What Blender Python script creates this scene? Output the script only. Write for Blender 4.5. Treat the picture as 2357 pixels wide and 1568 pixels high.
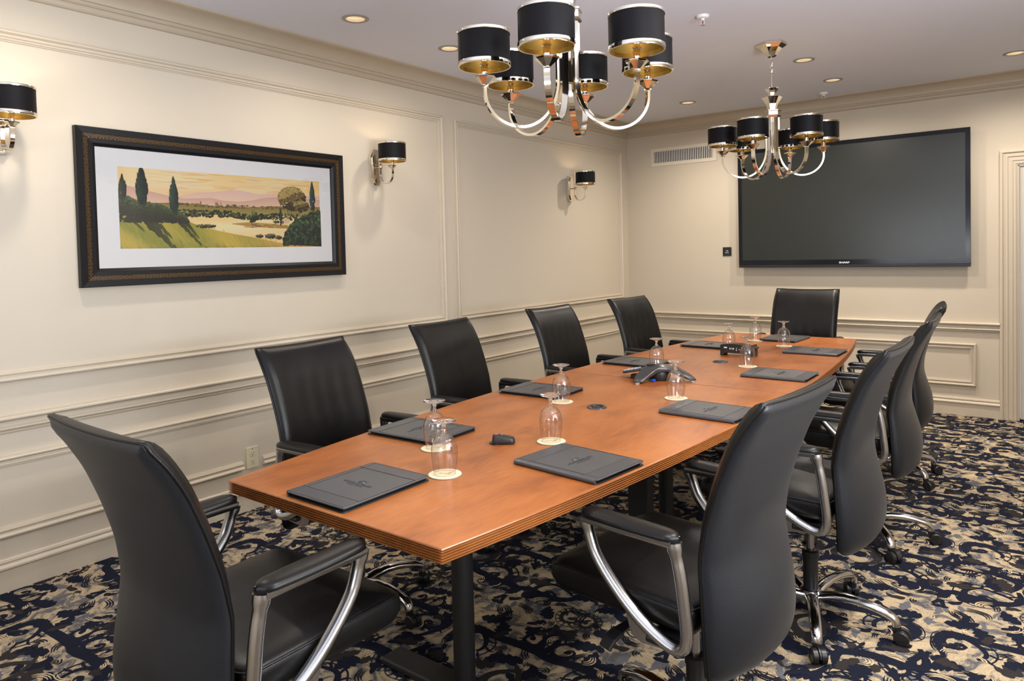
import bpy, bmesh, math, random
from mathutils import Vector, Matrix, noise
PI = math.pi
S = bpy.context.scene
for o in list(bpy.data.objects): bpy.data.objects.remove(o, do_unlink=True)
COL = S.collection

# ------------------------------------------------------------------ camera
def make_camera():
    yaw, pitch, roll = 0.658286, -0.031931, -0.023944
    f = Vector((-math.sin(yaw)*math.cos(pitch), math.cos(yaw)*math.cos(pitch), math.sin(pitch)))
    r0 = Vector((math.cos(yaw), math.sin(yaw), 0)); u0 = r0.cross(f)
    r = r0*math.cos(roll) + u0*math.sin(roll); u = -r0*math.sin(roll) + u0*math.cos(roll)
    cd = bpy.data.cameras.new('camera'); co = bpy.data.objects.new('camera', cd); COL.objects.link(co)
    m = Matrix((( r.x, u.x, -f.x, 3.5660), (r.y, u.y, -f.y, -6.7458), (r.z, u.z, -f.z, 1.41), (0, 0, 0, 1)))
    co.matrix_world = m
    cd.sensor_fit = 'HORIZONTAL'; cd.sensor_width = 36; cd.lens = 1637.5/2357*36
    cd.shift_x = 0.006445; cd.shift_y = -0.06481; cd.clip_start = 0.02
    S.camera = co
make_camera()
S.view_settings.view_transform = 'Standard'; S.view_settings.look = 'None'
S.view_settings.gamma = 1; S.view_settings.use_curve_mapping = False
S.view_settings.exposure = 0.35
S.cycles.use_denoising = True
S.cycles.max_bounces = 9; S.cycles.diffuse_bounces = 5; S.cycles.glossy_bounces = 5
S.cycles.transmission_bounces = 9; S.cycles.transparent_max_bounces = 12
S.cycles.caustics_reflective = False; S.cycles.caustics_refractive = False
S.cycles.sample_clamp_indirect = 6
W = bpy.data.worlds.new('world'); S.world = W; W.use_nodes = True
W.node_tree.nodes['Background'].inputs[0].default_value = (.75, .85, 1, 1)
W.node_tree.nodes['Background'].inputs[1].default_value = 0.6

ROOM_X, ROOM_Y, ZC = 4.62, -8.0, 2.675
def area(name, loc, rot, sx, sy, power, col):
    l = bpy.data.lights.new(name, 'AREA'); l.shape = 'RECTANGLE'; l.size = sx; l.size_y = sy
    l.energy = power; l.color = col
    o = bpy.data.objects.new(name, l); COL.objects.link(o); o.location = loc; o.rotation_euler = rot
    return o
# daylight at the right window, then added fill lamps for ceiling and camera side
area('daylight_near_window', (ROOM_X-.03, -5.3, 1.62), (0, math.radians(90), 0), 1.5, 2.2, 42, (.86, .93, 1))
area('ceiling_fill_near', (ROOM_X-.10, -5.3, 1.3), (0, math.radians(142), 0), .5, 2.1, 95, (.88, .92, 1))  # added lamp tilted upward to brighten the ceiling
area('ceiling_fill_rear', (2.2, ROOM_Y+.12, 1.3), (math.radians(148), 0, 0), 2.5, .5, 44, (.90, .93, 1))  # added lamp aimed up, lifts the ceiling near the camera
area('rear_fill', (2.2, ROOM_Y+.03, 1.62), (math.radians(90), 0, 0), 2.6, 1.5, 3, (.97, .97, 1))  # added soft fill from behind the camera
# ceiling downlights (positions used again where the fittings are built)
DOWN = [(.60, -4.17), (.60, -3.42), (1.02, -.786), (2.20, -1.574), (2.205, -.79), (3.351, -.746), (.60, -5.6),
        (3.74, -4.17), (3.74, -3.42), (3.6, -5.6)]
for x, y in DOWN:
    l = bpy.data.lights.new('downlight_beam', 'SPOT'); l.energy = 34 if x < 1 else 100; l.color = (1, .89, .76)
    l.spot_size = math.radians(164); l.spot_blend = 1.0; l.shadow_soft_size = .045
    o = bpy.data.objects.new('downlight_beam', l); COL.objects.link(o); o.location = (x, y, ZC-.008)

# ------------------------------------------------------------------ materials
def nt(name):
    m = bpy.data.materials.new(name); m.use_nodes = True
    t = m.node_tree; return m, t, t.nodes['Principled BSDF']
def mat(name, col, rough=.5, metal=0., spec=.5, coat=0., noise_amt=0., nscale=8., bump=0., bscale=60., emis=None, es=0., rvar=0.,
        stretch=None, coat_rough=.1, sheen=0.):
    m, t, b = nt(name); N = t.nodes; Lk = t.links
    b.inputs['Base Color'].default_value = (*col, 1); b.inputs['Roughness'].default_value = rough
    b.inputs['Metallic'].default_value = metal; b.inputs['Specular IOR Level'].default_value = spec
    b.inputs['Coat Weight'].default_value = coat; b.inputs['Coat Roughness'].default_value = coat_rough
    b.inputs['Sheen Weight'].default_value = sheen
    if emis: b.inputs['Emission Color'].default_value = (*emis, 1); b.inputs['Emission Strength'].default_value = es
    tc = N.new('ShaderNodeTexCoord'); src = tc.outputs['Object']
    if stretch:
        mp = N.new('ShaderNodeMapping'); mp.inputs['Scale'].default_value = stretch; Lk.new(src, mp.inputs[0]); src = mp.outputs[0]
    n = N.new('ShaderNodeTexNoise'); n.inputs['Scale'].default_value = nscale; n.inputs['Detail'].default_value = 4
    Lk.new(src, n.inputs['Vector'])
    mr = N.new('ShaderNodeMapRange'); mr.inputs[3].default_value = 1-noise_amt; mr.inputs[4].default_value = 1+noise_amt
    Lk.new(n.outputs[0], mr.inputs[0])
    mx = N.new('ShaderNodeVectorMath'); mx.operation = 'SCALE'; mx.inputs[0].default_value = col
    Lk.new(mr.outputs[0], mx.inputs['Scale']); Lk.new(mx.outputs[0], b.inputs['Base Color'])
    if rvar:
        r2 = N.new('ShaderNodeMapRange'); r2.inputs[3].default_value = rough-rvar; r2.inputs[4].default_value = rough+rvar
        Lk.new(n.outputs[0], r2.inputs[0]); Lk.new(r2.outputs[0], b.inputs['Roughness'])
    if bump:
        n2 = N.new('ShaderNodeTexNoise'); n2.inputs['Scale'].default_value = bscale; n2.inputs['Detail'].default_value = 3
        Lk.new(src, n2.inputs['Vector'])
        bp = N.new('ShaderNodeBump'); bp.inputs['Strength'].default_value = bump; bp.inputs['Distance'].default_value = .0016
        Lk.new(n2.outputs[0], bp.inputs['Height']); Lk.new(bp.outputs[0], b.inputs['Normal'])
    return m
M = {}
M['wall'] = mat('wall_paint', (.555, .49, .39), .55, noise_amt=.03, nscale=2, bump=.12, bscale=220)
M['trim'] = mat('trim_paint', (.555, .485, .38), .36, noise_amt=.02)
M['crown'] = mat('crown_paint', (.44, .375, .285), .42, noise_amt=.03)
M['ceil'] = mat('ceiling_paint', (.66, .68, .76), .8, noise_amt=.02, bump=.1, bscale=150)
M['door'] = mat('door_paint', (.55, .49, .40), .4, noise_amt=.02)
M['chrome'] = mat('polished_aluminium', (.60, .60, .61), .13, 1, noise_amt=.03, rvar=.02, nscale=6)
M['brush'] = mat('brushed_aluminium', (.48, .48, .49), .22, 1, noise_amt=.04, rvar=.03, nscale=6)
M['nickel'] = mat('polished_nickel', (.80, .74, .64), .06, 1, noise_amt=.03)
M['leather'] = mat('black_leather', (.005, .0046, .0045), .36, spec=.28, noise_amt=.3, bump=.2, bscale=300, rvar=.07, nscale=10)
M['vinyl'] = mat('black_grained_vinyl', (.0065, .0075, .0100), .40, spec=.34, noise_amt=.1, bump=.3, bscale=420, rvar=.04, nscale=5, sheen=.05)
M['black'] = mat('black_plastic', (.012, .012, .013), .38, noise_amt=.1)
M['black_matt'] = mat('black_powder_coat', (.010, .010, .011), .5, noise_amt=.15, bump=.2, bscale=300)
M['gas'] = mat('gas_spring_steel', (.42, .42, .42), .22, 1, noise_amt=.1)
M['cover'] = mat('folder_leatherette', (.052, .052, .055), .42, spec=.65, noise_amt=.15, bump=.5, bscale=500)
M['cover_band'] = mat('folder_smooth_band', (.046, .047, .053), .36, spec=.65, noise_amt=.1, bump=.2, bscale=400)
M['cover_in'] = mat('folder_lining', (.010, .010, .012), .4)
M['stitch'] = mat('folder_stitch', (.02, .02, .02), .6)
M['shade'] = mat('black_silk_shade', (.0045, .0038, .0048), .5, spec=.14, noise_amt=.2, stretch=(40, 40, 1), nscale=6, bump=.15, bscale=60)
M['gold'] = mat('gold_leaf_lining', (.13, .085, .012), .45, .5, noise_amt=.15, nscale=30)
M['candle'] = mat('cream_candle_sleeve', (.75, .68, .52), .4)
M['bulb'] = mat('lamp_bulb', (1, .8, .5), .4, emis=(1, .66, .30), es=36)
M['bulb_wall'] = mat('sconce_bulb', (1, .8, .5), .4, emis=(1, .70, .36), es=85)
M['dbulb'] = mat('downlight_bulb', (1, .9, .7), .4, emis=(1, .88, .70), es=22)
M['reflector'] = mat('downlight_reflector', (.9, .75, .5), .25, .6, emis=(1, .75, .45), es=.45)
M['trimring'] = mat('satin_trim_ring', (.34, .31, .26), .4, .3)
M['white'] = mat('white_enamel', (.75, .75, .75), .4)
M['ivory'] = mat('ivory_plastic', (.62, .56, .40), .35)
M['slot'] = mat('dark_slot', (.015, .012, .01), .6)
M['bezel'] = mat('tv_gloss_bezel', (.004, .005, .008), .14, spec=.35)
M['lip'] = mat('tv_lower_lip', (.022, .022, .027), .35, spec=.3)
M['screen'] = mat('tv_screen', (.013, .016, .013), .26, spec=.65, noise_amt=.02)
M['logo'] = mat('silver_print', (.75, .75, .78), .4)
M['logo_dim'] = mat('grey_print', (.10, .10, .11), .5)
M['coaster'] = mat('coaster_card', (.80, .68, .45), .5, noise_amt=.03)
M['coaster_rim'] = mat('coaster_rim', (.28, .26, .22), .4)
M['deer'] = mat('coaster_ink', (.52, .34, .13), .5)
M['ring'] = mat('coaster_ring_ink', (.62, .56, .42), .5)
M['frame'] = mat('black_frame_wood', (.006, .006, .007), .42, spec=.25, noise_amt=.2)
M['mat_board'] = mat('white_mat_board', (.96, .93, .90), .7, bump=.08, bscale=300)
M['vent'] = mat('vent_paint', (.68, .62, .50), .4)
M['vent_dark'] = mat('vent_dark', (.02, .02, .02), .8)
M['vent_slat'] = mat('vent_slat_paint', (.66, .64, .58), .4)
M['red'] = mat('red_glass', (.25, .005, .01), .2)
M['redlabel'] = mat('red_label', (.7, .16, .12), .4)
M['blue'] = mat('blue_plug', (.02, .12, .7), .3)
M['phone'] = mat('phone_body', (.035, .035, .038), .28, spec=.6, noise_amt=.05)
M['phone_key'] = mat('phone_keys', (.42, .45, .50), .4)
M['phone_lcd'] = mat('phone_glossy_cap', (.10, .11, .13), .1, spec=.8)
M['windowframe'] = mat('window_paint', (.75, .73, .70), .4)
M['brass'] = mat('brass', (.7, .45, .15), .2, 1)

def glass(name, ior=1.47, col=(1, 1, 1)):
    m, t, b = nt(name); b.inputs['Base Color'].default_value = (*col, 1)
    b.inputs['Transmission Weight'].default_value = 1; b.inputs['Roughness'].default_value = 0; b.inputs['IOR'].default_value = ior
    return m
M['glass'] = glass('clear_glass')
M['pane'] = glass('window_glass', 1.1)
def thin_glass():
    m, t, b = nt('picture_glass'); N = t.nodes
    tr = N.new('ShaderNodeBsdfTransparent'); gl = N.new('ShaderNodeBsdfGlossy'); gl.inputs['Roughness'].default_value = .03
    fr = N.new('ShaderNodeFresnel'); fr.inputs[0].default_value = 1.45
    mx = N.new('ShaderNodeMixShader'); t.links.new(fr.outputs[0], mx.inputs[0]); t.links.new(tr.outputs[0], mx.inputs[1])
    t.links.new(gl.outputs[0], mx.inputs[2]); t.links.new(mx.outputs[0], N['Material Output'].inputs[0])
    return m
M['picglass'] = thin_glass()
def goblet_glass():
    m, t, b = nt('thin_goblet_glass'); N = t.nodes
    tr = N.new('ShaderNodeBsdfTransparent'); gl = N.new('ShaderNodeBsdfGlossy'); gl.inputs['Roughness'].default_value = .015
    lw = N.new('ShaderNodeLayerWeight'); lw.inputs['Blend'].default_value = .35
    cr = N.new('ShaderNodeValToRGB'); e = cr.color_ramp.elements; e[0].position = .0; e[0].color = (.97, .97, .96, 1); e[1].position = 1; e[1].color = (.22, .21, .21, 1)
    k = e.new(.6); k.color = (.92, .91, .90, 1)
    t.links.new(lw.outputs['Facing'], cr.inputs[0]); t.links.new(cr.outputs[0], tr.inputs[0])
    mr = N.new('ShaderNodeMapRange'); mr.inputs[3].default_value = .12; mr.inputs[4].default_value = .95
    pw = N.new('ShaderNodeMath'); pw.operation = 'POWER'; pw.inputs[1].default_value = 1.9; t.links.new(lw.outputs['Facing'], pw.inputs[0]); t.links.new(pw.outputs[0], mr.inputs[0])
    mx = N.new('ShaderNodeMixShader'); t.links.new(mr.outputs[0], mx.inputs[0]); t.links.new(tr.outputs[0], mx.inputs[1])
    t.links.new(gl.outputs[0], mx.inputs[2]); t.links.new(mx.outputs[0], N['Material Output'].inputs[0])
    return m
M['thin_glass'] = goblet_glass()

def wood(name, c1, c2, c3, rough, coat):
    m, t, b = nt(name); N = t.nodes; Lk = t.links
    tc = N.new('ShaderNodeTexCoord'); mp = N.new('ShaderNodeMapping'); mp.inputs['Scale'].default_value = (5.5, 2.0, 5.5)
    Lk.new(tc.outputs['Object'], mp.inputs[0])
    w = N.new('ShaderNodeTexNoise'); w.inputs['Scale'].default_value = 1.3; w.inputs['Detail'].default_value = 3
    Lk.new(mp.outputs[0], w.inputs['Vector'])
    mv = N.new('ShaderNodeMixRGB'); mv.inputs[0].default_value = .35; Lk.new(mp.outputs[0], mv.inputs[1]); Lk.new(w.outputs['Color'], mv.inputs[2])
    n1 = N.new('ShaderNodeTexNoise'); n1.inputs['Scale'].default_value = 2.0; n1.inputs['Detail'].default_value = 7; n1.inputs['Roughness'].default_value = .62
    Lk.new(mv.outputs[0], n1.inputs['Vector'])
    mp2 = N.new('ShaderNodeMapping'); mp2.inputs['Scale'].default_value = (60, 9, 60); Lk.new(tc.outputs['Object'], mp2.inputs[0])
    n2 = N.new('ShaderNodeTexNoise'); n2.inputs['Scale'].default_value = 1.6; n2.inputs['Detail'].default_value = 4; Lk.new(mp2.outputs[0], n2.inputs['Vector'])
    ad = N.new('ShaderNodeMath'); ad.operation = 'MULTIPLY_ADD'; ad.inputs[1].default_value = .35; Lk.new(n2.outputs[0], ad.inputs[0]); Lk.new(n1.outputs[0], ad.inputs[2])
    cr = N.new('ShaderNodeValToRGB'); e = cr.color_ramp.elements
    e[0].position = .42; e[0].color = (*c1, 1); e[1].position = .86; e[1].color = (*c3, 1)
    k = e.new(.60); k.color = (*c2, 1); Lk.new(ad.outputs[0], cr.inputs[0]); Lk.new(cr.outputs[0], b.inputs['Base Color'])
    b.inputs['Roughness'].default_value = rough; b.inputs['Coat Weight'].default_value = coat; b.inputs['Coat Roughness'].default_value = .22
    return m
M['wood'] = wood('cherry_laminate', (.165, .045, .009), (.285, .083, .016), (.39, .130, .028), .36, .12)
M['wood_edge'] = wood('cherry_edge', (.15, .048, .012), (.23, .076, .019), (.31, .108, .026), .33, .2)

def carpet_base():
    m, t, b = nt('carpet_beige_ground'); N = t.nodes; Lk = t.links
    tc = N.new('ShaderNodeTexCoord')
    n = N.new('ShaderNodeTexNoise'); n.inputs['Scale'].default_value = 8; n.inputs['Detail'].default_value = 10; n.inputs['Roughness'].default_value = .72; n.inputs['Distortion'].default_value = 1.9
    Lk.new(tc.outputs['Object'], n.inputs['Vector'])
    cr = N.new('ShaderNodeValToRGB'); e = cr.color_ramp.elements
    e[0].position = .40; e[0].color = (.10, .10, .115, 1); e[1].position = .72; e[1].color = (.60, .47, .30, 1)
    for p, c in ((.45, (.20, .18, .155)), (.495, (.42, .335, .225)), (.60, (.52, .41, .265))):
        k = e.new(p); k.color = (*c, 1)
    Lk.new(n.outputs[0], cr.inputs[0])
    f = N.new('ShaderNodeTexNoise'); f.inputs['Scale'].default_value = 240; f.inputs['Detail'].default_value = 2; Lk.new(tc.outputs['Object'], f.inputs['Vector'])
    mr = N.new('ShaderNodeMapRange'); mr.inputs[3].default_value = .45; mr.inputs[4].default_value = 1.5; Lk.new(f.outputs[0], mr.inputs[0])
    mx = N.new('ShaderNodeVectorMath'); mx.operation = 'SCALE'; Lk.new(cr.outputs[0], mx.inputs[0]); Lk.new(mr.outputs[0], mx.inputs['Scale'])
    Lk.new(mx.outputs[0], b.inputs['Base Color']); b.inputs['Roughness'].default_value = .95; b.inputs['Specular IOR Level'].default_value = .1
    bp = N.new('ShaderNodeBump'); bp.inputs['Strength'].default_value = .8; bp.inputs['Distance'].default_value = .006
    Lk.new(f.outputs[0], bp.inputs['Height']); Lk.new(bp.outputs[0], b.inputs['Normal'])
    return m
M['carpet'] = carpet_base()
def carpet_ink(name, c, a=.35):
    m = mat(name, c, .95, spec=.08, noise_amt=.5, nscale=240, bump=.6, bscale=240)
    return m
M['navy'] = carpet_ink('carpet_navy_pile', (.011, .013, .025))
M['charcoal'] = carpet_ink('carpet_charcoal_pile', (.030, .026, .026))
M['greypile'] = carpet_ink('carpet_grey_pile', (.12, .12, .135))
M['cream'] = carpet_ink('carpet_cream_pile', (.54, .42, .27))

# ------------------------------------------------------------------ mesh helpers
class B:
    """collects geometry; build() links it as ONE mesh object"""
    def __init__(s): s.v = []; s.f = []; s.m = []; s.mats = []; s.cur = 0
    def use(s, m):
        if m not in s.mats: s.mats.append(m)
        s.cur = s.mats.index(m); return s
    def add(s, vs, fs):
        o = len(s.v); s.v += [tuple(v) for v in vs]; s.f += [tuple(i+o for i in f) for f in fs]; s.m += [s.cur]*len(fs)
    def box(s, a, b, rot=None, c=None):
        (x0, y0, z0), (x1, y1, z1) = a, b
        vs = [Vector(p) for p in ((x0,y0,z0),(x1,y0,z0),(x1,y1,z0),(x0,y1,z0),(x0,y0,z1),(x1,y0,z1),(x1,y1,z1),(x0,y1,z1))]
        if rot is not None: cc = Vector(c); vs = [cc + rot @ (v-cc) for v in vs]
        s.add(vs, [(0,3,2,1),(4,5,6,7),(0,1,5,4),(1,2,6,5),(2,3,7,6),(3,0,4,7)])
    def lathe(s, prof, n=32, c=(0,0,0), axis='z', close=False):
        vs = []; fs = []
        for r, z in prof:
            for k in range(n):
                a = 2*PI*k/n; x, y = r*math.cos(a), r*math.sin(a)
                p = (x, y, z) if axis == 'z' else ((x, z, y) if axis == 'y' else (z, x, y))
                vs.append((c[0]+p[0], c[1]+p[1], c[2]+p[2]))
        L = len(prof)
        for i in range(L-1 if not close else L):
            j = (i+1) % L
            for k in range(n):
                k2 = (k+1) % n; fs.append((i*n+k, i*n+k2, j*n+k2, j*n+k))
        if not close:
            if prof[0][0] > 1e-6: fs.append(tuple(range(n))[::-1])
            if prof[-1][0] > 1e-6: fs.append(tuple((L-1)*n+k for k in range(n)))
        s.add(vs, fs)
    def sweep(s, path, sec, up=(0,0,1), closed=False, scales=None, caps=True):
        """section points (a,b): a along side = t x up, b along up'"""
        P = [Vector(p) for p in path]; n = len(P); m = len(sec); vs = []; fs = []
        upv = Vector(up)
        for i in range(n):
            if closed: t = P[(i+1) % n]-P[i-1]
            else: t = P[min(i+1, n-1)]-P[max(i-1, 0)]
            t.normalize(); sd = t.cross(upv)
            if sd.length < 1e-4: sd = t.cross(Vector((1, 0, 0)))
            sd.normalize(); uu = sd.cross(t); k = scales[i] if scales else (1, 1)
            if not isinstance(k, tuple): k = (k, k)
            for a, b in sec: vs.append(P[i] + sd*a*k[0] + uu*b*k[1])
        for i in range(n if closed else n-1):
            j = (i+1) % n
            for q in range(m):
                q2 = (q+1) % m; fs.append((i*m+q, i*m+q2, j*m+q2, j*m+q))
        if caps and not closed: fs.append(tuple(range(m))[::-1]); fs.append(tuple((n-1)*m+q for q in range(m)))
        s.add(vs, fs)
    def tube(s, path, r, n=10, up=(0,0,1), closed=False, rs=None):
        sec = [(r*math.cos(2*PI*k/n), r*math.sin(2*PI*k/n)) for k in range(n)]
        s.sweep(path, sec, up, closed, rs)
    def prism(s, pts, z0, z1, fn=None):
        fn = fn or (lambda a, b, c: (a, b, c)); n = len(pts)
        vs = [fn(x, y, z0) for x, y in pts]+[fn(x, y, z1) for x, y in pts]
        s.add(vs, [tuple(range(n))[::-1], tuple(range(n, 2*n))]+[(i, (i+1) % n, n+(i+1) % n, n+i) for i in range(n)])
    def loft(s, rings, cap=True):
        n = len(rings[0]); vs = [p for r in rings for p in r]; fs = []
        for i in range(len(rings)-1):
            for k in range(n):
                k2 = (k+1) % n; fs.append((i*n+k, i*n+k2, (i+1)*n+k2, (i+1)*n+k))
        if cap: fs.append(tuple(range(n))[::-1]); fs.append(tuple((len(rings)-1)*n+k for k in range(n)))
        s.add(vs, fs)
    def build(s, name, m=None, parent=None, smooth=False, bevel=0, seg=2, subsurf=0, ang=40, loc=None, rot=None, recalc=True):
        me = bpy.data.meshes.new(name); me.from_pydata(s.v, [], s.f)
        if s.mats:
            for k in s.mats: me.materials.append(M[k])
            me.polygons.foreach_set('material_index', s.m)
        else: me.materials.append(M[m])
        if recalc:
            bm = bmesh.new(); bm.from_mesh(me); bmesh.ops.recalc_face_normals(bm, faces=bm.faces); bm.to_mesh(me); bm.free()
        if smooth:
            me.polygons.foreach_set('use_smooth', [True]*len(me.polygons))
            if ang < 180: me.set_sharp_from_angle(angle=math.radians(ang))
        me.update()
        o = bpy.data.objects.new(name, me); COL.objects.link(o)
        if bevel:
            md = o.modifiers.new('bevel', 'BEVEL'); md.width = bevel; md.segments = seg; md.limit_method = 'ANGLE'; md.angle_limit = math.radians(35)
        if subsurf:
            md = o.modifiers.new('sub', 'SUBSURF'); md.levels = subsurf; md.render_levels = subsurf
        if parent: o.parent = parent
        if loc: o.location = loc
        if rot: o.rotation_euler = rot
        return o
def thing(name, label, cat, loc=(0,0,0), rz=0, group=None):
    o = bpy.data.objects.new(name, None); COL.objects.link(o); o.empty_display_size = .1
    o.location = loc; o.rotation_euler = (0, 0, rz); o['label'] = label; o['category'] = cat
    if group: o['group'] = group
    return o
def tag(o, label, cat, group=None):
    o['label'] = label; o['category'] = cat
    if group: o['group'] = group
    return o
def struct(o, label=None):
    o['kind'] = 'structure'
    if label: o['label'] = label
    return o
def copy_tree(o, parent=None):
    c = o.copy(); COL.objects.link(c)
    if parent: c.parent = parent; c.matrix_parent_inverse = o.matrix_parent_inverse.copy()
    for ch in list(o.children): copy_tree(ch, c)
    return c
def relabel(c, label, loc, rz=0):
    c['label'] = label; c.location = loc; c.rotation_euler = (0, 0, rz); return c
def rrect(w, h, r, n=5):
    out = []
    for cx, cy, a0 in ((w/2-r, h/2-r, 0), (-w/2+r, h/2-r, 90), (-w/2+r, -h/2+r, 180), (w/2-r, -h/2+r, 270)):
        for k in range(n+1):
            a = math.radians(a0+90*k/n); out.append((cx+r*math.cos(a), cy+r*math.sin(a)))
    return out
def text_mesh(txt, size, m, name, parent, fn_mat, extr=0.0, sx=1.0, bold=0.0):
    cu = bpy.data.curves.new(name, 'FONT'); cu.body = txt; cu.size = size; cu.extrude = extr; cu.align_x = 'CENTER'; cu.align_y = 'CENTER'
    cu.offset = bold; cu.resolution_u = 3
    to = bpy.data.objects.new(name, cu); COL.objects.link(to)
    bpy.context.view_layer.update()
    me = bpy.data.meshes.new_from_object(to.evaluated_get(bpy.context.evaluated_depsgraph_get()))
    bpy.data.objects.remove(to, do_unlink=True)
    for v in me.vertices: v.co.x *= sx
    me.transform(fn_mat); me.materials.clear(); me.materials.append(M[m])
    o = bpy.data.objects.new(name, me); COL.objects.link(o); o.parent = parent
    return o

# ------------------------------------------------------------------ room shell
def shell():
    b = B(); b.box((-.12, ROOM_Y, 0), (0, .12, ZC)); struct(b.build('wall_left', 'wall'))
    b = B(); b.box((0, 0, 0), (3.341, .12, ZC)); b.box((3.341, 0, 1.978), (4.251, .12, ZC)); b.box((4.251, 0, 0), (ROOM_X+.12, .12, ZC))
    struct(b.build('wall_back', 'wall'))
    # right wall with two window openings
    b = B(); ys = [ROOM_Y, -6.4, -4.2, 0]
    for i in (0, 2): b.box((ROOM_X, ys[i], 0), (ROOM_X+.12, ys[i+1], ZC))
    for i in (1,): b.box((ROOM_X, ys[i], 0), (ROOM_X+.12, ys[i+1], .87)); b.box((ROOM_X, ys[i], 2.37), (ROOM_X+.12, ys[i+1], ZC))
    struct(b.build('wall_right', 'wall'))
    b = B(); b.box((-.12, ROOM_Y-.12, 0), (.9, ROOM_Y, ZC)); b.box((3.5, ROOM_Y-.12, 0), (ROOM_X+.12, ROOM_Y, ZC))
    b.box((.9, ROOM_Y-.12, 0), (3.5, ROOM_Y, .87)); b.box((.9, ROOM_Y-.12, 2.37), (3.5, ROOM_Y, ZC)); struct(b.build('wall_front', 'wall'))
    def window(n, fn, w):
        e = bpy.data.objects.new('window_%d' % n, None); COL.objects.link(e); e['kind'] = 'structure'
        b = B()
        for a0, a1, z0, z1 in ((0, .05, .87, 2.37), (w-.05, w, .87, 2.37), (0, w, .87, .92), (0, w, 2.32, 2.37), (w/2-.02, w/2+.02, .9, 2.35), (0, w, 1.6, 1.63)):
            b.add([fn(a, d, z) for d in (.04, .09) for a, z in ((a0, z0), (a1, z0), (a1, z1), (a0, z1))], [(0,1,2,3),(7,6,5,4),(0,4,5,1),(1,5,6,2),(2,6,7,3),(3,7,4,0)])
        b.build('window_frame', 'windowframe', e)
        b = B(); b.add([fn(a, d, z) for d in (.06, .066) for a, z in ((.02, .9), (w-.02, .9), (w-.02, 2.35), (.02, 2.35))], [(0,1,2,3),(7,6,5,4),(0,4,5,1),(1,5,6,2),(2,6,7,3),(3,7,4,0)])
        b.build('pane', 'pane', e)
    window(1, lambda a, d, z: (ROOM_X+d, -6.4+a, z), 2.2)
    window(2, lambda a, d, z: (.9+a, ROOM_Y-d, z), 2.6)  # unseen rear window, made up to go with the fill behind the camera
    # ceiling with holes for the downlights
    bm = bmesh.new(); R = .052
    def loop(pts):
        vs = [bm.verts.new(p) for p in pts]; return [bm.edges.new((vs[i], vs[(i+1) % len(vs)])) for i in range(len(vs))]
    ed = loop([(-.12, ROOM_Y-.12, ZC), (ROOM_X+.12, ROOM_Y-.12, ZC), (ROOM_X+.12, .12, ZC), (-.12, .12, ZC)])
    for x, y in DOWN: ed += loop([(x+R*math.cos(2*PI*k/24), y+R*math.sin(2*PI*k/24), ZC) for k in range(24)])
    bmesh.ops.triangle_fill(bm, use_beauty=True, use_dissolve=False, edges=ed)
    for f in bm.faces:
        if f.normal.z > 0: f.normal_flip()
    r = bmesh.ops.extrude_face_region(bm, geom=list(bm.faces))
    for v in r['geom']:
        if isinstance(v, bmesh.types.BMVert): v.co.z += .02
    me = bpy.data.meshes.new('ceiling'); bm.to_mesh(me); bm.free(); me.materials.append(M['ceil'])
    o = bpy.data.objects.new('ceiling', me); COL.objects.link(o); struct(o)
shell()

def ring2d(path, prof, closed, fn):
    """path: 2D points (counter-clockwise => inset to the left); prof: (inset, depth); mitred corners"""
    n = len(path); P = [Vector(p) for p in path]; vs = []; fs = []; m = len(prof)
    for i in range(n):
        if closed or 0 < i < n-1:
            d0 = (P[i]-P[i-1]).normalized(); d1 = (P[(i+1) % n]-P[i]).normalized()
        elif i == 0: d0 = d1 = (P[1]-P[0]).normalized()
        else: d0 = d1 = (P[-1]-P[-2]).normalized()
        n0 = Vector((-d0.y, d0.x)); n1 = Vector((-d1.y, d1.x)); mm = (n0+n1); mm = mm/(1+n0.dot(n1))
        for ins, dep in prof:
            q = P[i]+mm*ins; vs.append(fn(q.x, q.y, dep))
    for i in range(n if closed else n-1):
        j = (i+1) % n
        for k in range(m-1): fs.append((i*m+k, i*m+k+1, j*m+k+1, j*m+k))
    b = B(); b.add(vs, fs)
    if not closed: b.add([vs[k] for k in range(m)], [tuple(range(m))]); b.add([vs[(n-1)*m+k] for k in range(m)], [tuple(range(m))])
    return b
def arc(pts0, c, r, a0, a1, n=5):
    return pts0+[(c[0]+r*math.cos(math.radians(a0+(a1-a0)*k/n)), c[1]+r*math.sin(math.radians(a0+(a1-a0)*k/n))) for k in range(n+1)]
PANEL = [(0, 0), (0, .012)]+arc([], (.008, .012), .008, 180, 20, 6)+[(.018, .013), (.019, .010), (.027, .009), (.028, .013), (.033, .015), (.034, .011), (.042, .009), (.043, .005), (.048, .004), (.048, 0)]
LW = lambda a, z, d: (d, a, z)          # left wall: a = y
BW = lambda a, z, d: (a, -d, z)         # back wall: a = x
TN = [0]
PANEL = [(a, d*1.35) for a, d in PANEL]
def trim(b, m='trim', smooth=True):
    TN[0] += 1; return struct(b.build('trim_%d' % TN[0], m, smooth=smooth, ang=35))
def rect(a0, a1, z0, z1, cw=False):
    p = [(a0, z0), (a1, z0), (a1, z1), (a0, z1)]
    return p
trim(ring2d(rect(-6.31, -2.868, .902, 2.411), PANEL, True, LW))
trim(ring2d(rect(-2.738, -.156, .902, 2.405), PANEL, True, LW))
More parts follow.
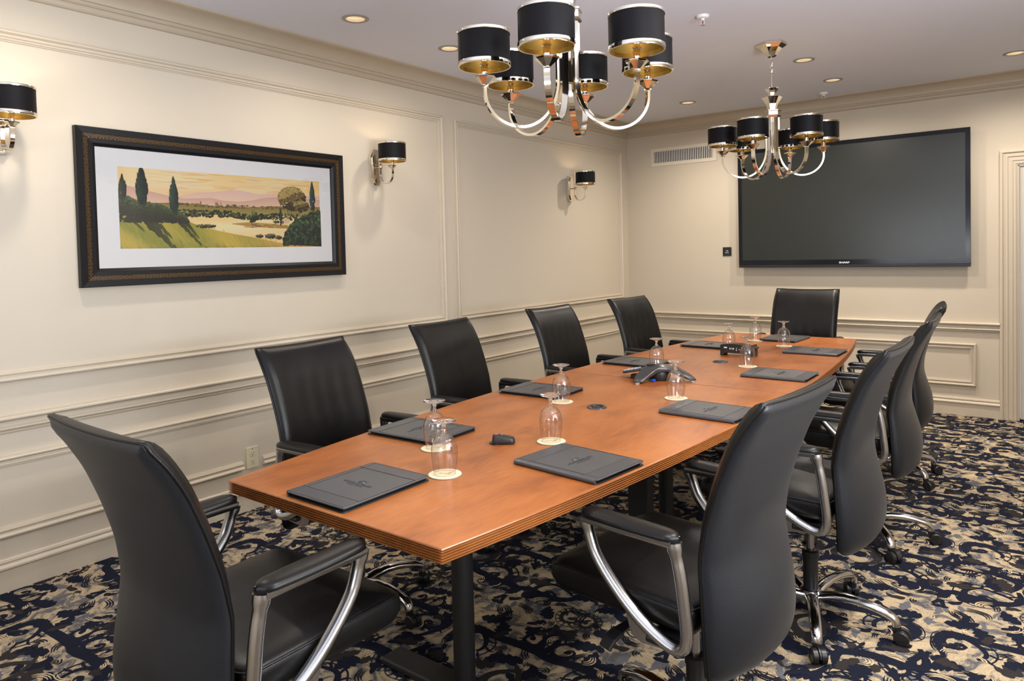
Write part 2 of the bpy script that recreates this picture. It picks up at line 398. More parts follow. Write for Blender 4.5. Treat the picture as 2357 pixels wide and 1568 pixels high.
# wainscot panels: the near one stops on both sides of the socket
trim(ring2d([(-4.435, .236), (-2.868, .236), (-2.868, .584), (-6.31, .584), (-6.31, .236), (-4.56, .236)], PANEL, False, LW))
trim(ring2d(rect(-2.738, -.156, .236, .584), PANEL, True, LW))
trim(ring2d(rect(.157, 3.07, .243, .586), PANEL, True, BW))
RAIL = [(.757, 0), (.757, .020), (.755, .026), (.750, .029), (.744, .029), (.738, .025), (.735, .018), (.733, .012), (.713, .012), (.711, .015), (.708, .019), (.703, .021), (.698, .019), (.694, .014), (.692, .010), (.684, .009), (.681, .006), (.681, 0)]
BASE = [(.146, 0), (.146, .012), (.142, .016), (.132, .018), (.128, .013), (.125, .013), (.120, .019), (.112, .024), (.104, .024), (.100, .019), (.098, .015), (0, .015), (0, 0)]
RAIL = [(z, d*1.35) for z, d in RAIL]; BASE = [(z, d*1.15) for z, d in BASE]
CROWN = [(2.561, 0), (2.561, .012), (2.566, .018), (2.578, .022), (2.588, .022), (2.590, .030), (2.598, .036), (2.604, .038), (2.606, .048)]
CROWN += [(2.606+.056*math.sin(math.radians(t)), .048+.085*(1-math.cos(math.radians(t)))) for t in (12, 24, 36, 48, 60, 72, 84)]+[(2.663, .138), (2.664, .150), (2.668, .160), (ZC, .164), (ZC, 0)]
def corner_run(prof, m, name_fn, segs):
    """mitred runs of a moulding along the walls"""
    for kind in segs:
        b = B(); vs = []; n = len(prof)
        if kind == 'left': P = lambda z, d: [(d, ROOM_Y, z), (d, -d, z)]
        elif kind == 'back': P = lambda z, d: [(d, -d, z), (ROOM_X-d, -d, z)]
        elif kind == 'backdoor': P = lambda z, d: [(d, -d, z), (3.225, -d, z)]
        elif kind == 'right': P = lambda z, d: [(ROOM_X-d, -d, z), (ROOM_X-d, ROOM_Y, z)]
        for z, d in prof: vs += P(z, d)
        b.add(vs, [(2*i, 2*i+1, 2*i+3, 2*i+2) for i in range(n-1)])
        name_fn(b, kind)
corner_run(RAIL, 'trim', lambda b, k: trim(b), ('left', 'backdoor'))
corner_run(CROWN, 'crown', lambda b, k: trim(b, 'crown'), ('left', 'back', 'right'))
corner_run(BASE, 'trim', lambda b, k: struct(b.build('baseboard_%s' % ('left' if k == 'left' else 'back'), 'trim', smooth=True, ang=35)), ('left', 'backdoor'))

def door():
    e = bpy.data.objects.new('door_1', None); COL.objects.link(e); e['kind'] = 'structure'
    CAS = [(0, 0), (0, .022), (.006, .027), (.016, .027), (.022, .020), (.034, .018), (.046, .018), (.050, .022), (.062, .024), (.074, .020), (.078, .014), (.096, .012), (.100, .008), (.112, .006), (.116, 0)]
    CAS = [(0, 0), (0, .030), (.008, .034), (.018, .033), (.024, .022), (.036, .020), (.040, .024), (.050, .024), (.056, .017), (.070, .015), (.074, .019), (.082, .018), (.086, .012), (.096, .011), (.100, .014), (.106, .012), (.108, .006), (.116, .004), (.116, 0)]
    p = [(3.225, 0), (3.225, 2.096), (4.367, 2.096), (4.367, 0)]
    b = ring2d(p[::-1], CAS, False, BW); b.build('door_casing', 'trim', e, smooth=True, ang=30)
    b = B(); b.box((3.341, 0, 0), (3.349, .12, 1.978)); b.box((4.243, 0, 0), (4.251, .12, 1.978)); b.box((3.341, 0, 1.970), (4.251, .12, 1.978)); b.build('door_jamb', 'trim', e)
    b = B(); b.box((3.354, .012, .012), (4.238, .052, 1.965)); d = b.build('door_panel', 'door', e, bevel=.002)
    b = B(); b.lathe([(0, 0), (.026, 0), (.026, -.008), (.011, -.012), (.011, -.045), (.024, -.05), (.028, -.065), (.02, -.078), (0, -.08)], 20, (4.16, .012, .98), 'y'); b.build('door_knob', 'brass', e, smooth=True)
door()

# ------------------------------------------------------------------ carpet: ground sheet with inlaid scrolls and leaves
def carpet():
    rnd = random.Random(11)
    V = []; F = []; MI = []
    X0, X1, Y0, Y1 = -.12, ROOM_X+.12, ROOM_Y-.12, .12
    V += [(X0, Y0, 0), (X1, Y0, 0), (X1, Y1, 0), (X0, Y1, 0), (X0, Y0, -.05), (X1, Y0, -.05), (X1, Y1, -.05), (X0, Y1, -.05)]
    F += [(0, 1, 2, 3), (7, 6, 5, 4), (0, 4, 5, 1), (1, 5, 6, 2), (2, 6, 7, 3), (3, 7, 4, 0)]; MI += [0]*6
    TX_, TY_ = 1.02, 1.36; SC_ = .70
    shapes = []                                     # (list of verts2d, faces, material)
    def wob(x, y, a=.010, s=9):
        # periodic wobble so the repeat closes
        return (x+a*math.sin(2*PI*(2*y/TY_)+3*math.sin(2*PI*x/TX_*2)), y+a*math.sin(2*PI*(3*x/TX_)+2*math.cos(2*PI*y/TY_)))
    def stroke(pts, ws, m, jag=.08):
        n = len(pts); vs = []
        for i in range(n):
            a = pts[max(i-1, 0)]; c = pts[min(i+1, n-1)]; dx, dy = c[0]-a[0], c[1]-a[1]; L = math.hypot(dx, dy) or 1
            nx, ny = -dy/L, dx/L; w = ws[i]*(1+rnd.uniform(-jag, jag)); w2 = ws[i]*(1+rnd.uniform(-jag, jag))
            vs += [(pts[i][0]+nx*w, pts[i][1]+ny*w), (pts[i][0]-nx*w2, pts[i][1]-ny*w2)]
        shapes.append((vs, [(2*i, 2*i+1, 2*i+3, 2*i+2) for i in range(n-1)], m))
    def fan(c, ring, m):
        n = len(ring); shapes.append(([c]+ring, [(0, i+1, (i+1) % n+1) for i in range(n)], m))
    def scroll(x, y, a0, size, hand, m, turns=1.35, wid=.24):
        pts = []; ws = []; N_ = 34
        for i in range(N_):
            t = i/(N_-1); th = a0+hand*2*PI*turns*t; r = size*(1-.88*t**.85)
            pts.append(wob(x+r*math.cos(th), y+r*math.sin(th))); ws.append(size*wid*(math.sin(PI*min(1, .12+t*1.0))**.7*.55+.22*(t > .8))*(1.0))
        stroke(pts, ws, m)
        # acanthus fingers along the outside of the scroll
        for q in range(11):
            t = .04+.60*q/10; th = a0+hand*2*PI*turns*t; r = size*(1-.88*t**.85)+size*wid*.35; L_ = size*(.50-.26*t)*rnd.uniform(.8, 1.15)
            px, py = x+r*math.cos(th), y+r*math.sin(th); d0 = th-hand*.75; pts = []; ws = []
            for i in range(8):
                v = i/7; d = d0+hand*1.5*v; pts.append(wob(px, py)); px += L_/7*math.cos(d); py += L_/7*math.sin(d); ws.append(size*.052*(math.sin(PI*(.25+.75*v))**.8)+.0006)
            stroke(pts, ws, m, .12)
        # bulb in the eye of the scroll
        ring = [wob(x+size*.17*(1+.12*math.sin(3*k))*math.cos(k*PI/6), y+size*.15*math.sin(k*PI/6)) for k in range(12)]
        fan(wob(x, y), ring, m)
        # thin line running outside
        pts = []; ws = []
        for i in range(24):
            t = i/23; th = a0+hand*2*PI*.72*t+hand*.3; r = size*(1.22-.30*t)
            pts.append(wob(x+r*math.cos(th), y+r*math.sin(th))); ws.append(size*.030*(1.2-t*.6))
        stroke(pts, ws, m, .3)
        return
    def leaf(x, y, a, L, w, m, lobes=3, vein='cream'):
        up = []; dn = []; N_ = 6*lobes
        for i in range(N_+1):
            t = i/N_; e = math.sin(PI*t**.8)**.8; lo = 1+.42*abs(math.sin(lobes*PI*t))-.28
            up.append((t*L, w*e*lo)); dn.append((t*L, -w*e*(lo*.9)))
        ring = up+dn[::-1][1:-1]; curl = rnd.uniform(-1.2, 1.2)
        def T(p):
            u, v = p; c = curl*u/L*.8; X = u*math.cos(c)-v*math.sin(c); Y = u*math.sin(c)+v*math.cos(c)
            return wob(x+X*math.cos(a)-Y*math.sin(a), y+X*math.sin(a)+Y*math.cos(a))
        n = len(ring); vs = [T((t/10*L, 0)) for t in range(11)]+[T(p) for p in ring]
        fan(T((L*.45, 0)), [T(p) for p in ring], m)
        if vein:
            stroke([T((L*(.12+.7*t/8), 0)) for t in range(9)], [w*.055*(1-t/10) for t in range(9)], vein, .3)
            for sgn in (-1, 1):
                for k in range(lobes):
                    t0 = .22+.5*k/lobes
                    stroke([T((L*(t0+.05*q), sgn*w*(.05+.13*q))) for q in range(5)], [w*.045*(1-q/6) for q in range(5)], vein, .3)
    def vine(p0, p1, bend, w, m):
        pts = []; ws = []
        for i in range(20):
            t = i/19; x = p0[0]+(p1[0]-p0[0])*t; y = p0[1]+(p1[1]-p0[1])*t
            dx, dy = p1[0]-p0[0], p1[1]-p0[1]; k = bend*math.sin(2*PI*t)
            pts.append(wob(x-dy*k, y+dx*k)); ws.append(w*(.35+.65*math.sin(PI*t)))
        stroke(pts, ws, m)
    # half motifs mirrored about the centre line of the repeat, as in a woven damask
    half = []
    def mirrored(fn):
        fn(1)
        fn(-1)
    def MX(x, s): return x if s > 0 else TX_-x
    def MA(a, s): return a if s > 0 else PI-a
    grey = []
    for i in range(70):
        x, y = rnd.uniform(0, TX_), rnd.uniform(0, TY_); leaf(x, y, rnd.uniform(0, 2*PI), rnd.uniform(.06, .13), rnd.uniform(.010, .026), 'greypile', 3, None)
    for s in (1, -1):
        A = lambda a: MA(a, s); X = lambda x: MX(x, s)
        scroll(X(.20), .26, A(.4), .135, s, 'navy'); scroll(X(.36), .62, A(3.4), .115, -s, 'navy'); scroll(X(.14), .98, A(5.4), .125, s, 'navy')
        scroll(X(.40), 1.16, A(2.1), .10, -s, 'navy', 1.2); scroll(X(.47), .10, A(1.0), .085, s, 'charcoal', 1.15); scroll(X(.06), .60, A(.6), .085, -s, 'navy', 1.2)
        vine((X(.02), .02), (X(.34), .44), .22*s, .030, 'navy'); vine((X(.30), .42), (X(.02), .84), -.25*s, .032, 'navy')
        vine((X(.10), .82), (X(.50), 1.34), .25*s, .030, 'navy'); vine((X(.50), .30), (X(.47), .92), .18*s, .028, 'charcoal')
        for (x, y, a, L, w, m_, lb) in ((.10, .14, 1.2, .15, .045, 'navy', 3), (.33, .30, .4, .16, .05, 'navy', 4), (.30, .42, 2.0, .15, .045, 'charcoal', 3), (.47, .44, 1.3, .15, .05, 'navy', 3),
              (.20, .52, 5.0, .13, .042, 'navy', 3), (.18, .74, 2.7, .16, .05, 'navy', 4), (.33, .82, .7, .16, .05, 'charcoal', 3), (.26, 1.10, 1.9, .14, .045, 'navy', 3),
              (.47, .98, 4.2, .13, .045, 'navy', 3), (.05, 1.18, .3, .16, .045, 'navy', 4), (.30, 1.28, 5.9, .14, .042, 'navy', 3), (.02, .36, 5.4, .13, .04, 'charcoal', 3),
              (.44, .74, 3.4, .12, .04, 'navy', 3), (.38, .02, 2.6, .13, .04, 'navy', 3), (.04, .78, .2, .12, .036, 'charcoal', 2), (.48, 1.24, 1.5, .12, .04, 'charcoal', 3)):
            leaf(X(x), y, A(a), L*1.1, w*1.05, m_, lb+1, None)
        for i in range(22):
            x, y = rnd.uniform(0, .5), rnd.uniform(0, TY_)
            leaf(X(x), y, A(rnd.uniform(0, 6.28)), rnd.uniform(.06, .11), rnd.uniform(.016, .030), rnd.choice(('navy', 'navy', 'charcoal')), 2, None)
        for i in range(26):
            x, y, a = rnd.uniform(0, .5), rnd.uniform(0, TY_), rnd.uniform(0, 6.28); R_ = rnd.uniform(.04, .11)
            for q in range(3):
                pts = [wob(X(x)+(R_-q*.014)*math.cos(A(a+t*.16)), y+(R_-q*.014)*math.sin(A(a+t*.16))) for t in range(11)]
                stroke(pts, [.0044*math.sin(PI*(t+1)/12) for t in range(11)], 'navy', .25)
    for i in range(36):
        x, y, a = rnd.uniform(0, TX_), rnd.uniform(0, TY_), rnd.uniform(0, 6.28); R_ = rnd.uniform(.03, .085); n_ = rnd.choice((1, 2, 3))
        for q in range(n_):
            pts = [wob(x+(R_-q*.012)*math.cos(a+t*.17), y+(R_-q*.012)*math.sin(a+t*.17)) for t in range(12)]
            stroke(pts, [.0040*math.sin(PI*(t+1)/13) for t in range(12)], 'cream' if i % 3 else 'greypile', .3)
    mats = ['carpet', 'navy', 'charcoal', 'greypile', 'cream']
    order = {'greypile': 0, 'navy': 1, 'charcoal': 1, 'cream': 2}
    shapes.sort(key=lambda q: order[q[2]])
    nz = len(shapes)
    def clipx(v): return min(max(v, X0+.002), X1-.002)
    for ix in range(-2, int(5/TX_/SC_)+2):
        for iy in range(-9, 2):
            ox, oy = ix*TX_*SC_+.35, iy*TY_*SC_+.2
            for k, (vs, fs, m) in enumerate(shapes):
                cx, cy = vs[0][0]*SC_+ox, vs[0][1]*SC_+oy
                if not (X0-.1 < cx < X1+.1 and -7.2 < cy < Y1+.1): continue
                z = .0008+.0022*k/nz; o = len(V)
                V.extend([(clipx(a*SC_+ox), min(b*SC_+oy, Y1-.002), z) for a, b in vs]); F.extend([tuple(i+o for i in f) for f in fs]); MI.extend([mats.index(m)]*len(fs))
    me = bpy.data.meshes.new('floor'); me.from_pydata(V, [], F)
    for k in mats: me.materials.append(M[k])
    me.polygons.foreach_set('material_index', MI); me.update()
    o = bpy.data.objects.new('floor', me); COL.objects.link(o)
    struct(o, 'navy and beige scroll patterned carpet')
carpet()

# ------------------------------------------------------------------ conference table
TXC, TY0, TY1, TWE, TBOW, TZ, TTH = 2.0802, -5.6237, -1.5119, .4234, .1661, .762, .037
def table():
    t = thing('conference_table', 'long cherry laminate boat-shaped conference table with reeded edges', 'table', (TXC, (TY0+TY1)/2, 0))
    cy = (TY0+TY1)/2; hl = (TY1-TY0)/2
    hw = lambda y: TWE+TBOW*(1-((y)/hl)**2)
    def outline(y0, y1, N_=24):
        ys = [y0+(y1-y0)*k/N_ for k in range(N_+1)]
        return [(hw(y), y) for y in ys]+[(-hw(y), y) for y in ys[::-1]]
    rib = []
    nr = 5; zt = TZ-.004; zb = TZ-TTH
    rib.append((.004, TZ)); rib.append((.0012, TZ-.0012)); rib.append((0, TZ-.004))
    hgt = (zt-.002-zb)/nr
    for k in range(nr):
        z1 = zt-.002-k*hgt
        rib += [(.0080, z1-.0006), (.0014, z1-.0026), (0, z1-hgt*.5), (.0014, z1-hgt+.0014), (.0080, z1-hgt+.0001)]
    rib.append((.006, zb))
    for (y0, y1) in ((-hl, -.0012), (.0012, hl)):
        pts = outline(y0, y1); n = len(pts); rings = []
        for ins, z in rib:
            r = []
            for i in range(n):
                a = Vector(pts[i-1]); p = Vector(pts[i]); c = Vector(pts[(i+1) % n]); d0 = (p-a).normalized(); d1 = (c-p).normalized()
                n0 = Vector((-d0.y, d0.x)); n1 = Vector((-d1.y, d1.x)); mm = (n0+n1)/(1+n0.dot(n1)); q = p+mm*ins; r.append((q.x, q.y, z))
            rings.append(r)
        b = B().use('wood_edge'); b.loft(rings, cap=False)
        b.use('wood'); b.add(rings[0], [tuple(range(n))]); b.use('wood_edge'); b.add(rings[-1], [tuple(range(n))[::-1]])
        b.build('tabletop', None, t, smooth=True, ang=25)
    # T legs
    for y, box in ((-5.085, 0), (-3.60, 0), (-3.86, 1), (-2.05, 0)):
        b = B()
        if box: b.box((-.052, y-cy-.03, .002), (.052, y-cy+.03, TZ-TTH)); b.build('leg', 'black_matt', t, bevel=.008); continue
        b.lathe([(.0345, .03), (.0345, TZ-TTH)], 32, (0, y-cy, 0)); b.lathe([(.043, .028), (.042, .034), (.036, .042)], 32, (0, y-cy, 0))
        lg = b.build('leg', 'black_matt', t, smooth=True)
        b = B(); b.prism([(-.345, -.048), (.345, -.048), (.345, .048), (-.345, .048)], .004, .031, lambda a, c, z: (a, y-cy+c, z)); b.build('foot_bar', 'black_matt', lg, bevel=.010, seg=3)
        b = B(); b.box((-.27, y-cy-.05, TZ-TTH-.005), (.27, y-cy+.05, TZ-TTH)); b.build('mounting_plate', 'black_matt', lg)
    for y in (-4.234, -2.877):
        b = B(); b.lathe([(.041, TZ+.0002), (.0405, TZ+.003), (.035, TZ+.0065), (.027, TZ+.0050), (.026, TZ-.004), (0, TZ-.004)], 36, (.0, y-cy, 0)); g = b.build('cable_grommet', 'phone', t, smooth=True, ang=30)
        b = B(); b.prism([(.021*math.cos(a*PI/12), .021*math.sin(a*PI/12)) for a in range(12, 25)], TZ+.0005, TZ+.004, lambda a, c, z: (a, c+y-cy+.006, z)); b.build('grommet_lid', 'black', g)
table()

# ------------------------------------------------------------------ chairs
def lerp_tab(tab, x):
    if x <= tab[0][0]: return tab[0][1]
    for (a, b), (c, d) in zip(tab, tab[1:]):
        if x <= c:
            t = (x-a)/(c-a); t = t*t*(3-2*t) if False else t; return b+(d-b)*t
    return tab[-1][1]
def smooth_tab(tab, x, h=.03): return sum(lerp_tab(tab, x+k*h/3)*w for k, w in ((-3, 1), (-2, 2), (-1, 3), (0, 4), (1, 3), (2, 2), (3, 1)))/16
def make_chair(flag_wrinkle=True):
    t = thing('office_chair', 'x', 'chair', group='black leather conference chairs')
    # --- backrest surface; y < 0 is the rear of the chair, z up
    YE = [(.33, -.135), (.39, -.142), (.47, -.140), (.55, -.135), (.66, -.128), (.76, -.146), (.86, -.178), (.95, -.214), (1.02, -.255), (1.062, -.292)]
    WR = [(.35, .035), (.40, .065), (.46, .074), (.53, .072), (.61, .052), (.70, .030), (.80, .020), (.95, .013), (1.062, .010)]
    HW = [(.33, .218), (.40, .234), (.47, .238), (.60, .234), (.80, .232), (1.00, .232), (1.062, .226)]
    NU, NV = 26, 44
    def surf(u, v):
        zb = .362+.022*max(0, abs(u)-.8)**2*25-.010*(1-u*u); z = zb+(1.060-zb)*v
        if v > .9: z += .006*(u*u)*(v-.9)*10
        a = abs(u)
        y = smooth_tab(YE, z)-smooth_tab(WR, z)*(1-a**2.2)-.018
        return Vector((u*smooth_tab(HW, z), y, z))
    def grid(off_f, off_b, name, m, parent, bulge=0, wr=0):
        vs = []; idx = {}
        def nrm(u, v):
            e = .02; du = surf(min(u+e, 1), v)-surf(max(u-e, -1), v); dv = surf(u, min(v+e, 1))-surf(u, max(v-e, 0)); n_ = dv.cross(du); n_.normalize(); return n_
        fr = []; bk = []
        for j in range(NV+1):
            for i in range(NU+1):
                u = -1+2*i/NU; v = j/NV; p = surf(u, v); n_ = nrm(u, v)
                if n_.y < 0: n_ = -n_
                ed = min(1-abs(u), min(v, 1-v)*1.6); pf = min(1, ed/.10); pf = math.sqrt(1-(1-pf)**2)
                o = off_f*(.45+.55*pf)+bulge*pf*(1-.4*u*u)
                if wr and .35 < v < .92: o += wr*math.sin(u*19+2.2*math.sin(v*7))*math.sin(PI*(v-.35)/.57)*(1-u*u)
                fr.append(p+n_*o); pb = min(1, ed/.22); pb = math.sqrt(1-(1-pb)**2)
                bk.append(p+n_*(off_b*((.30+.70*pb) if off_b < -.005 else 1)))
        n = (NU+1)*(NV+1); I = lambda i, j: j*(NU+1)+i; fs = []
        for j in range(NV):
            for i in range(NU):
                fs.append((I(i, j), I(i+1, j), I(i+1, j+1), I(i, j+1))); fs.append((n+I(i, j), n+I(i, j+1), n+I(i+1, j+1), n+I(i+1, j)))
        per = [(i, 0) for i in range(NU)]+[(NU, j) for j in range(NV)]+[(i, NV) for i in range(NU, 0, -1)]+[(0, j) for j in range(NV, 0, -1)]
        for k in range(len(per)):
            a = I(*per[k]); c = I(*per[(k+1) % len(per)]); fs.append((a, c, n+c, n+a))
        b = B(); b.add(fr+bk, fs); return b.build(name, m, parent, smooth=True, ang=75)
    br = grid(.020, .001, 'backrest', 'leather', t, .010, .0011)
    sh = grid(-.001, -.019, 'back_shell', 'vinyl', t)
    # piping around the joint
    per = [(-1+2*k/30, 0) for k in range(30)]+[(1, k/40) for k in range(40)]+[(1-2*k/30, 1) for k in range(30)]+[(-1, 1-k/40) for k in range(40)]
    b = B(); b.tube([surf(u*1.006, v)+Vector((0, .0, 0)) for u, v in per], .0042, 6, up=(0, 1, .01), closed=True); b.build('piping', 'leather', br, smooth=True, ang=180)
    # --- seat cushion
    def seat_outline(ins, yf, yb, hw0=.252):
        pts = []; hw_ = hw0-ins
        rf = .055; rb = .05
        for cx, cy_, r, a0 in ((hw_-rb, yb+ins+rb, rb, -90), (hw_-rf, yf-ins-rf, rf, 0), (-hw_+rf, yf-ins-rf, rf, 90), (-hw_+rb, yb+ins+rb, rb, 180)):
            for k in range(7): a = math.radians(a0+90*k/6); pts.append((cx+r*math.cos(a), cy_+r*math.sin(a)))
        return pts
    def ztop(x, y):
        d = (y+.13)/.46; z = .540+.028*math.sin(PI*min(1, max(0, .12+d*.62)))-.022*max(0, (d-.72)/.28)**2
        z += .006*(1-(x/.25)**2)
        z += .0016*math.sin(x*26+y*9)*math.exp(-((y-.02)/.14)**2)*(1-(x/.25)**2)
        return z
    rings = []
    for ins, zz, yf in ((.030, .470, .285), (.008, .472, .310), (0, .482, .325), (-.003, .500, .334), (-.002, .52, .334)):
        rings.append([(x, y, zz+.004*(y < 0)) for x, y in seat_outline(ins, yf, -.135)])
    base = seat_outline(0, .330, -.135)
    for ins, dz in ((0, -.006), (.006, .0), (.018, .004), (.045, .006)):
        rings.append([(x, y, ztop(x, y)+dz-.008) for x, y in seat_outline(ins, .330, -.135)])
    inner = seat_outline(.045, .330, -.135)
    for q in (.85, .7, .55, .4, .27, .15, .06, .01):
        rings.append([(x*q, .0975+(y-.0975)*q, ztop(x*q, .0975+(y-.0975)*q)-.001) for x, y in inner])
    b = B(); b.loft(rings); st = b.build('seat', 'leather', t, smooth=True, ang=60)
    b = B(); b.tube([(x*1.004, y, ztop(x, y)-.013) for x, y in base], .0032, 6, closed=True); b.build('seam', 'leather', st, smooth=True, ang=180)
    # --- arms
    for s in (-1, 1):
        ax = .272*s
        cl = [(.166, .712), (.160, .690), (.150, .660), (.138, .628), (.112, .594), (.080, .560), (.044, .527), (.004, .497), (-.036, .474), (-.076, .457), (-.104, .451), (-.124, .459), (-.134, .480),
              (-.132, .520), (-.127, .560), (-.121, .610), (-.113, .655), (-.104, .690), (-.100, .712)]
        def smoothpath(P, n=2):
            for _ in range(n):
                Q = [P[0]]
                for a, c in zip(P, P[1:]): Q += [(a[0]*.75+c[0]*.25, a[1]*.75+c[1]*.25), (a[0]*.25+c[0]*.75, a[1]*.25+c[1]*.75)]
                P = Q+[P[-1]]
            return P
        cl = smoothpath(cl, 1)
        path = [(ax+s*.006*math.sin(PI*i/(len(cl)-1)), y, z) for i, (y, z) in enumerate(cl)]
        n = len(path); sc = [(1.25 if i < 3 or i > n-4 else 1.0) for i in range(n)]
        sec = [(.0155*math.cos(a)*(1.0 if abs(math.cos(a)) < .9 else 1), .0175*math.sin(a)) for a in [2*PI*k/12 for k in range(12)]]
        b = B(); b.sweep(path, sec, up=(1, 0, 0), scales=sc)
        # upper rail under the pad
        b.sweep([(ax, .168-.271*k/8, .711) for k in range(9)], [(-.021, -.008), (.021, -.008), (.025, .002), (.024, .010), (-.024, .010), (-.025, .002)], up=(0, 0, 1))
        # web plate to the mechanism
        b.prism([(.050, .505), (.030, .440), (.000, .428), (-.110, .440), (-.128, .462), (-.07, .468)], ax-s*.012, ax-s*.002, lambda y, z, x: (x, y, z))
        fr = b.build('arm_frame', 'brush', t, smooth=True, ang=50)
        pts = []
        rings = []
        N_ = 20; prof = [(-1, -.008), (-1.02, -.002), (-.95, .005), (-.7, .0095), (-.35, .0118), (0, .0125), (.35, .0118), (.7, .0095), (.95, .005), (1.02, -.002), (1, -.008)]
        for k in range(N_+1):
            tt = k/N_; y = .176-.291*tt; e = min(1, math.sqrt(max(.02, 1-(1-min(1, tt/.14))**2)), math.sqrt(max(.02, 1-(1-min(1, (1-tt)/.12))**2)))
            w = (.024+.011*math.sin(PI*min(1, .15+tt*.75)))*e
            zc = .7300-.003*tt-.006*(1-e); rings.append([(ax+s*.003+q*w, y, zc+(h*(.55+.45*e) if h > 0 else h*.8)) for q, h in prof])
        b = B(); b.loft(rings); b.build('arm_pad', 'leather', fr, smooth=True, ang=70)
    # --- mechanism, lever, lift
    b = B(); b.prism(rrect(.20, .24, .03), .415, .470, lambda x, y, z: (x*(1 if z > .45 else .55), y*(1 if z > .45 else .7)-.01, z)); b.prism([(-.285, -.02), (.285, -.02), (.285, -.10), (-.285, -.10)], .444, .462)
    b.box((-.06, -.22, .43), (.06, -.06, .455)); b.build('tilt_mechanism', 'black', t, bevel=.006)
    b = B(); b.sweep([(-.10, .06, .43), (-.19, .08, .425), (-.25, .09, .415)], [(-.014, -.004), (.014, -.004), (.014, .004), (-.014, .004)], scales=[.6, .8, 1.2]); b.sweep([(-.24, .088, .417), (-.27, .095, .405), (-.29, .10, .385)], [(-.02, -.005), (.02, -.005), (.02, .005), (-.02, .005)])
    b.build('tilt_lever', 'black', t, bevel=.003)
    b = B(); b.lathe([(.0135, .235), (.0135, .42)], 20); b.build('gas_lift', 'gas', t, smooth=True)
    b = B(); b.lathe([(.026, .09), (.0265, .24), (.030, .242), (.030, .262), (.024, .268), (.014, .268)], 28); b.build('lift_sleeve', 'black', t, smooth=True)
    b = B(); b.lathe([(.030, .062), (.036, .066), (.038, .10), (.036, .118), (.028, .122)], 28); hub = b.build('base_hub', 'chrome', t, smooth=True)
    for k in range(5):
        a = 2*PI*k/5; ca, sa = math.cos(a), math.sin(a)
        prof = [(.028, .094), (.07, .108), (.12, .116), (.17, .115), (.215, .108), (.250, .099), (.272, .090), (.283, .078), (.285, .062)]
        path = [(r*ca, r*sa, z) for r, z in prof]
        sec = [(.0205*math.cos(q), .0150*math.sin(q)) for q in [2*PI*i/12 for i in range(12)]]
        b = B(); b.sweep(path, sec, scales=[1.25, 1.15, 1.05, 1, .98, .95, .93, .93, .95]); lg = b.build('base_leg', 'chrome', t, smooth=True, ang=60)
        cx, cy_ = .285*ca, .285*sa; sw = a+1.1*math.sin(k*2.3)
        dx, dy = math.cos(sw), math.sin(sw); px, py = -dy, dx
        b = B(); wx, wy = cx+dx*.018, cy_+dy*.018
        for s in (-1, 1):
            ring = []; 
            for off in (.004, .006, .021, .024):
                rr = .0255 if off in (.006, .021) else .022
                ring.append([(wx+px*off*s+dx*rr*math.cos(q), wy+py*off*s+dy*rr*math.cos(q), .0265+rr*math.sin(q)) for q in [2*PI*i/20 for i in range(20)]])
            b.loft(ring)
        hood = []
        for off in (-.003, .003):
            hood.append([(wx+px*off+dx*.028*math.cos(q), wy+py*off+dy*.028*math.cos(q), .0275+.028*math.sin(q)) for q in [PI*i/10 for i in range(11)]])
        b.loft(hood); b.lathe([(.0125, .040), (.0145, .046), (.0145, .066)], 16, (cx, cy_, 0))
        b.build('caster', 'black', lg, smooth=True, ang=40)
    return t
CH = make_chair()
def base_turn(c, ang):
    """swivel the star base under the seat"""
    for o in c.children:
        if o.name.startswith('base_leg') or o.name.startswith('base_hub'): o.rotation_euler = (0, 0, ang)
def lift(c, dz):
    for o in c.children:
        if o.name.split('.')[0] in ('seat', 'backrest', 'back_shell', 'arm_frame', 'tilt_mechanism', 'tilt_lever'): o.location.z += dz
CHAIRS = [  # tip mid x, y, heading of the front (deg), dz, base angle (world deg), label
    (1.985, -5.613, 89.8, -0.003, 60, 'black leather swivel armchair at the near short end of the table'),
    (2.572, -4.86, 174, -0.016, 20, 'nearest of the four black armchairs on the right side of the table'),
    (2.645, -3.972, 178.5, -0.006, 0, 'second black armchair from the camera along the right side'),
    (2.64, -3.04, 182, 0, 16, 'third black armchair from the camera along the right side'),
    (2.560, -1.985, 186.5, -.024, 36, 'farthest black armchair on the right side, nearest the doorway'),
    (1.542, -4.879, 3, -0.02, 0, 'nearest of the four black armchairs along the panelled left wall'),
    (1.47, -3.967, 1, -0.02, 20, 'black armchair on the left side, second from the camera by the panel stile'),
    (1.468, -2.974, -3, -0.02, 10, 'black armchair on the left side facing the conference phone'),
    (1.539, -2.093, -8, -0.02, 30, 'farthest left side black armchair, turned slightly, near the room corner'),
    (2.06, -1.51, -90, 0, 10, 'black armchair at the far short end below the television'),
]
for i, (x, y, h, dz, ba, lab) in enumerate(CHAIRS):
    c = CH if i == 0 else copy_tree(CH)
    hr = math.radians(h); fx, fy = math.cos(hr), math.sin(hr)
    relabel(c, lab, (x-.195*fx, y-.195*fy, 0), hr-PI/2)
    CHAIRS[i] = (c, dz, math.radians(ba)-(hr-PI/2))
for c, dz, a in CHAIRS: lift(c, dz); base_turn(c, a)

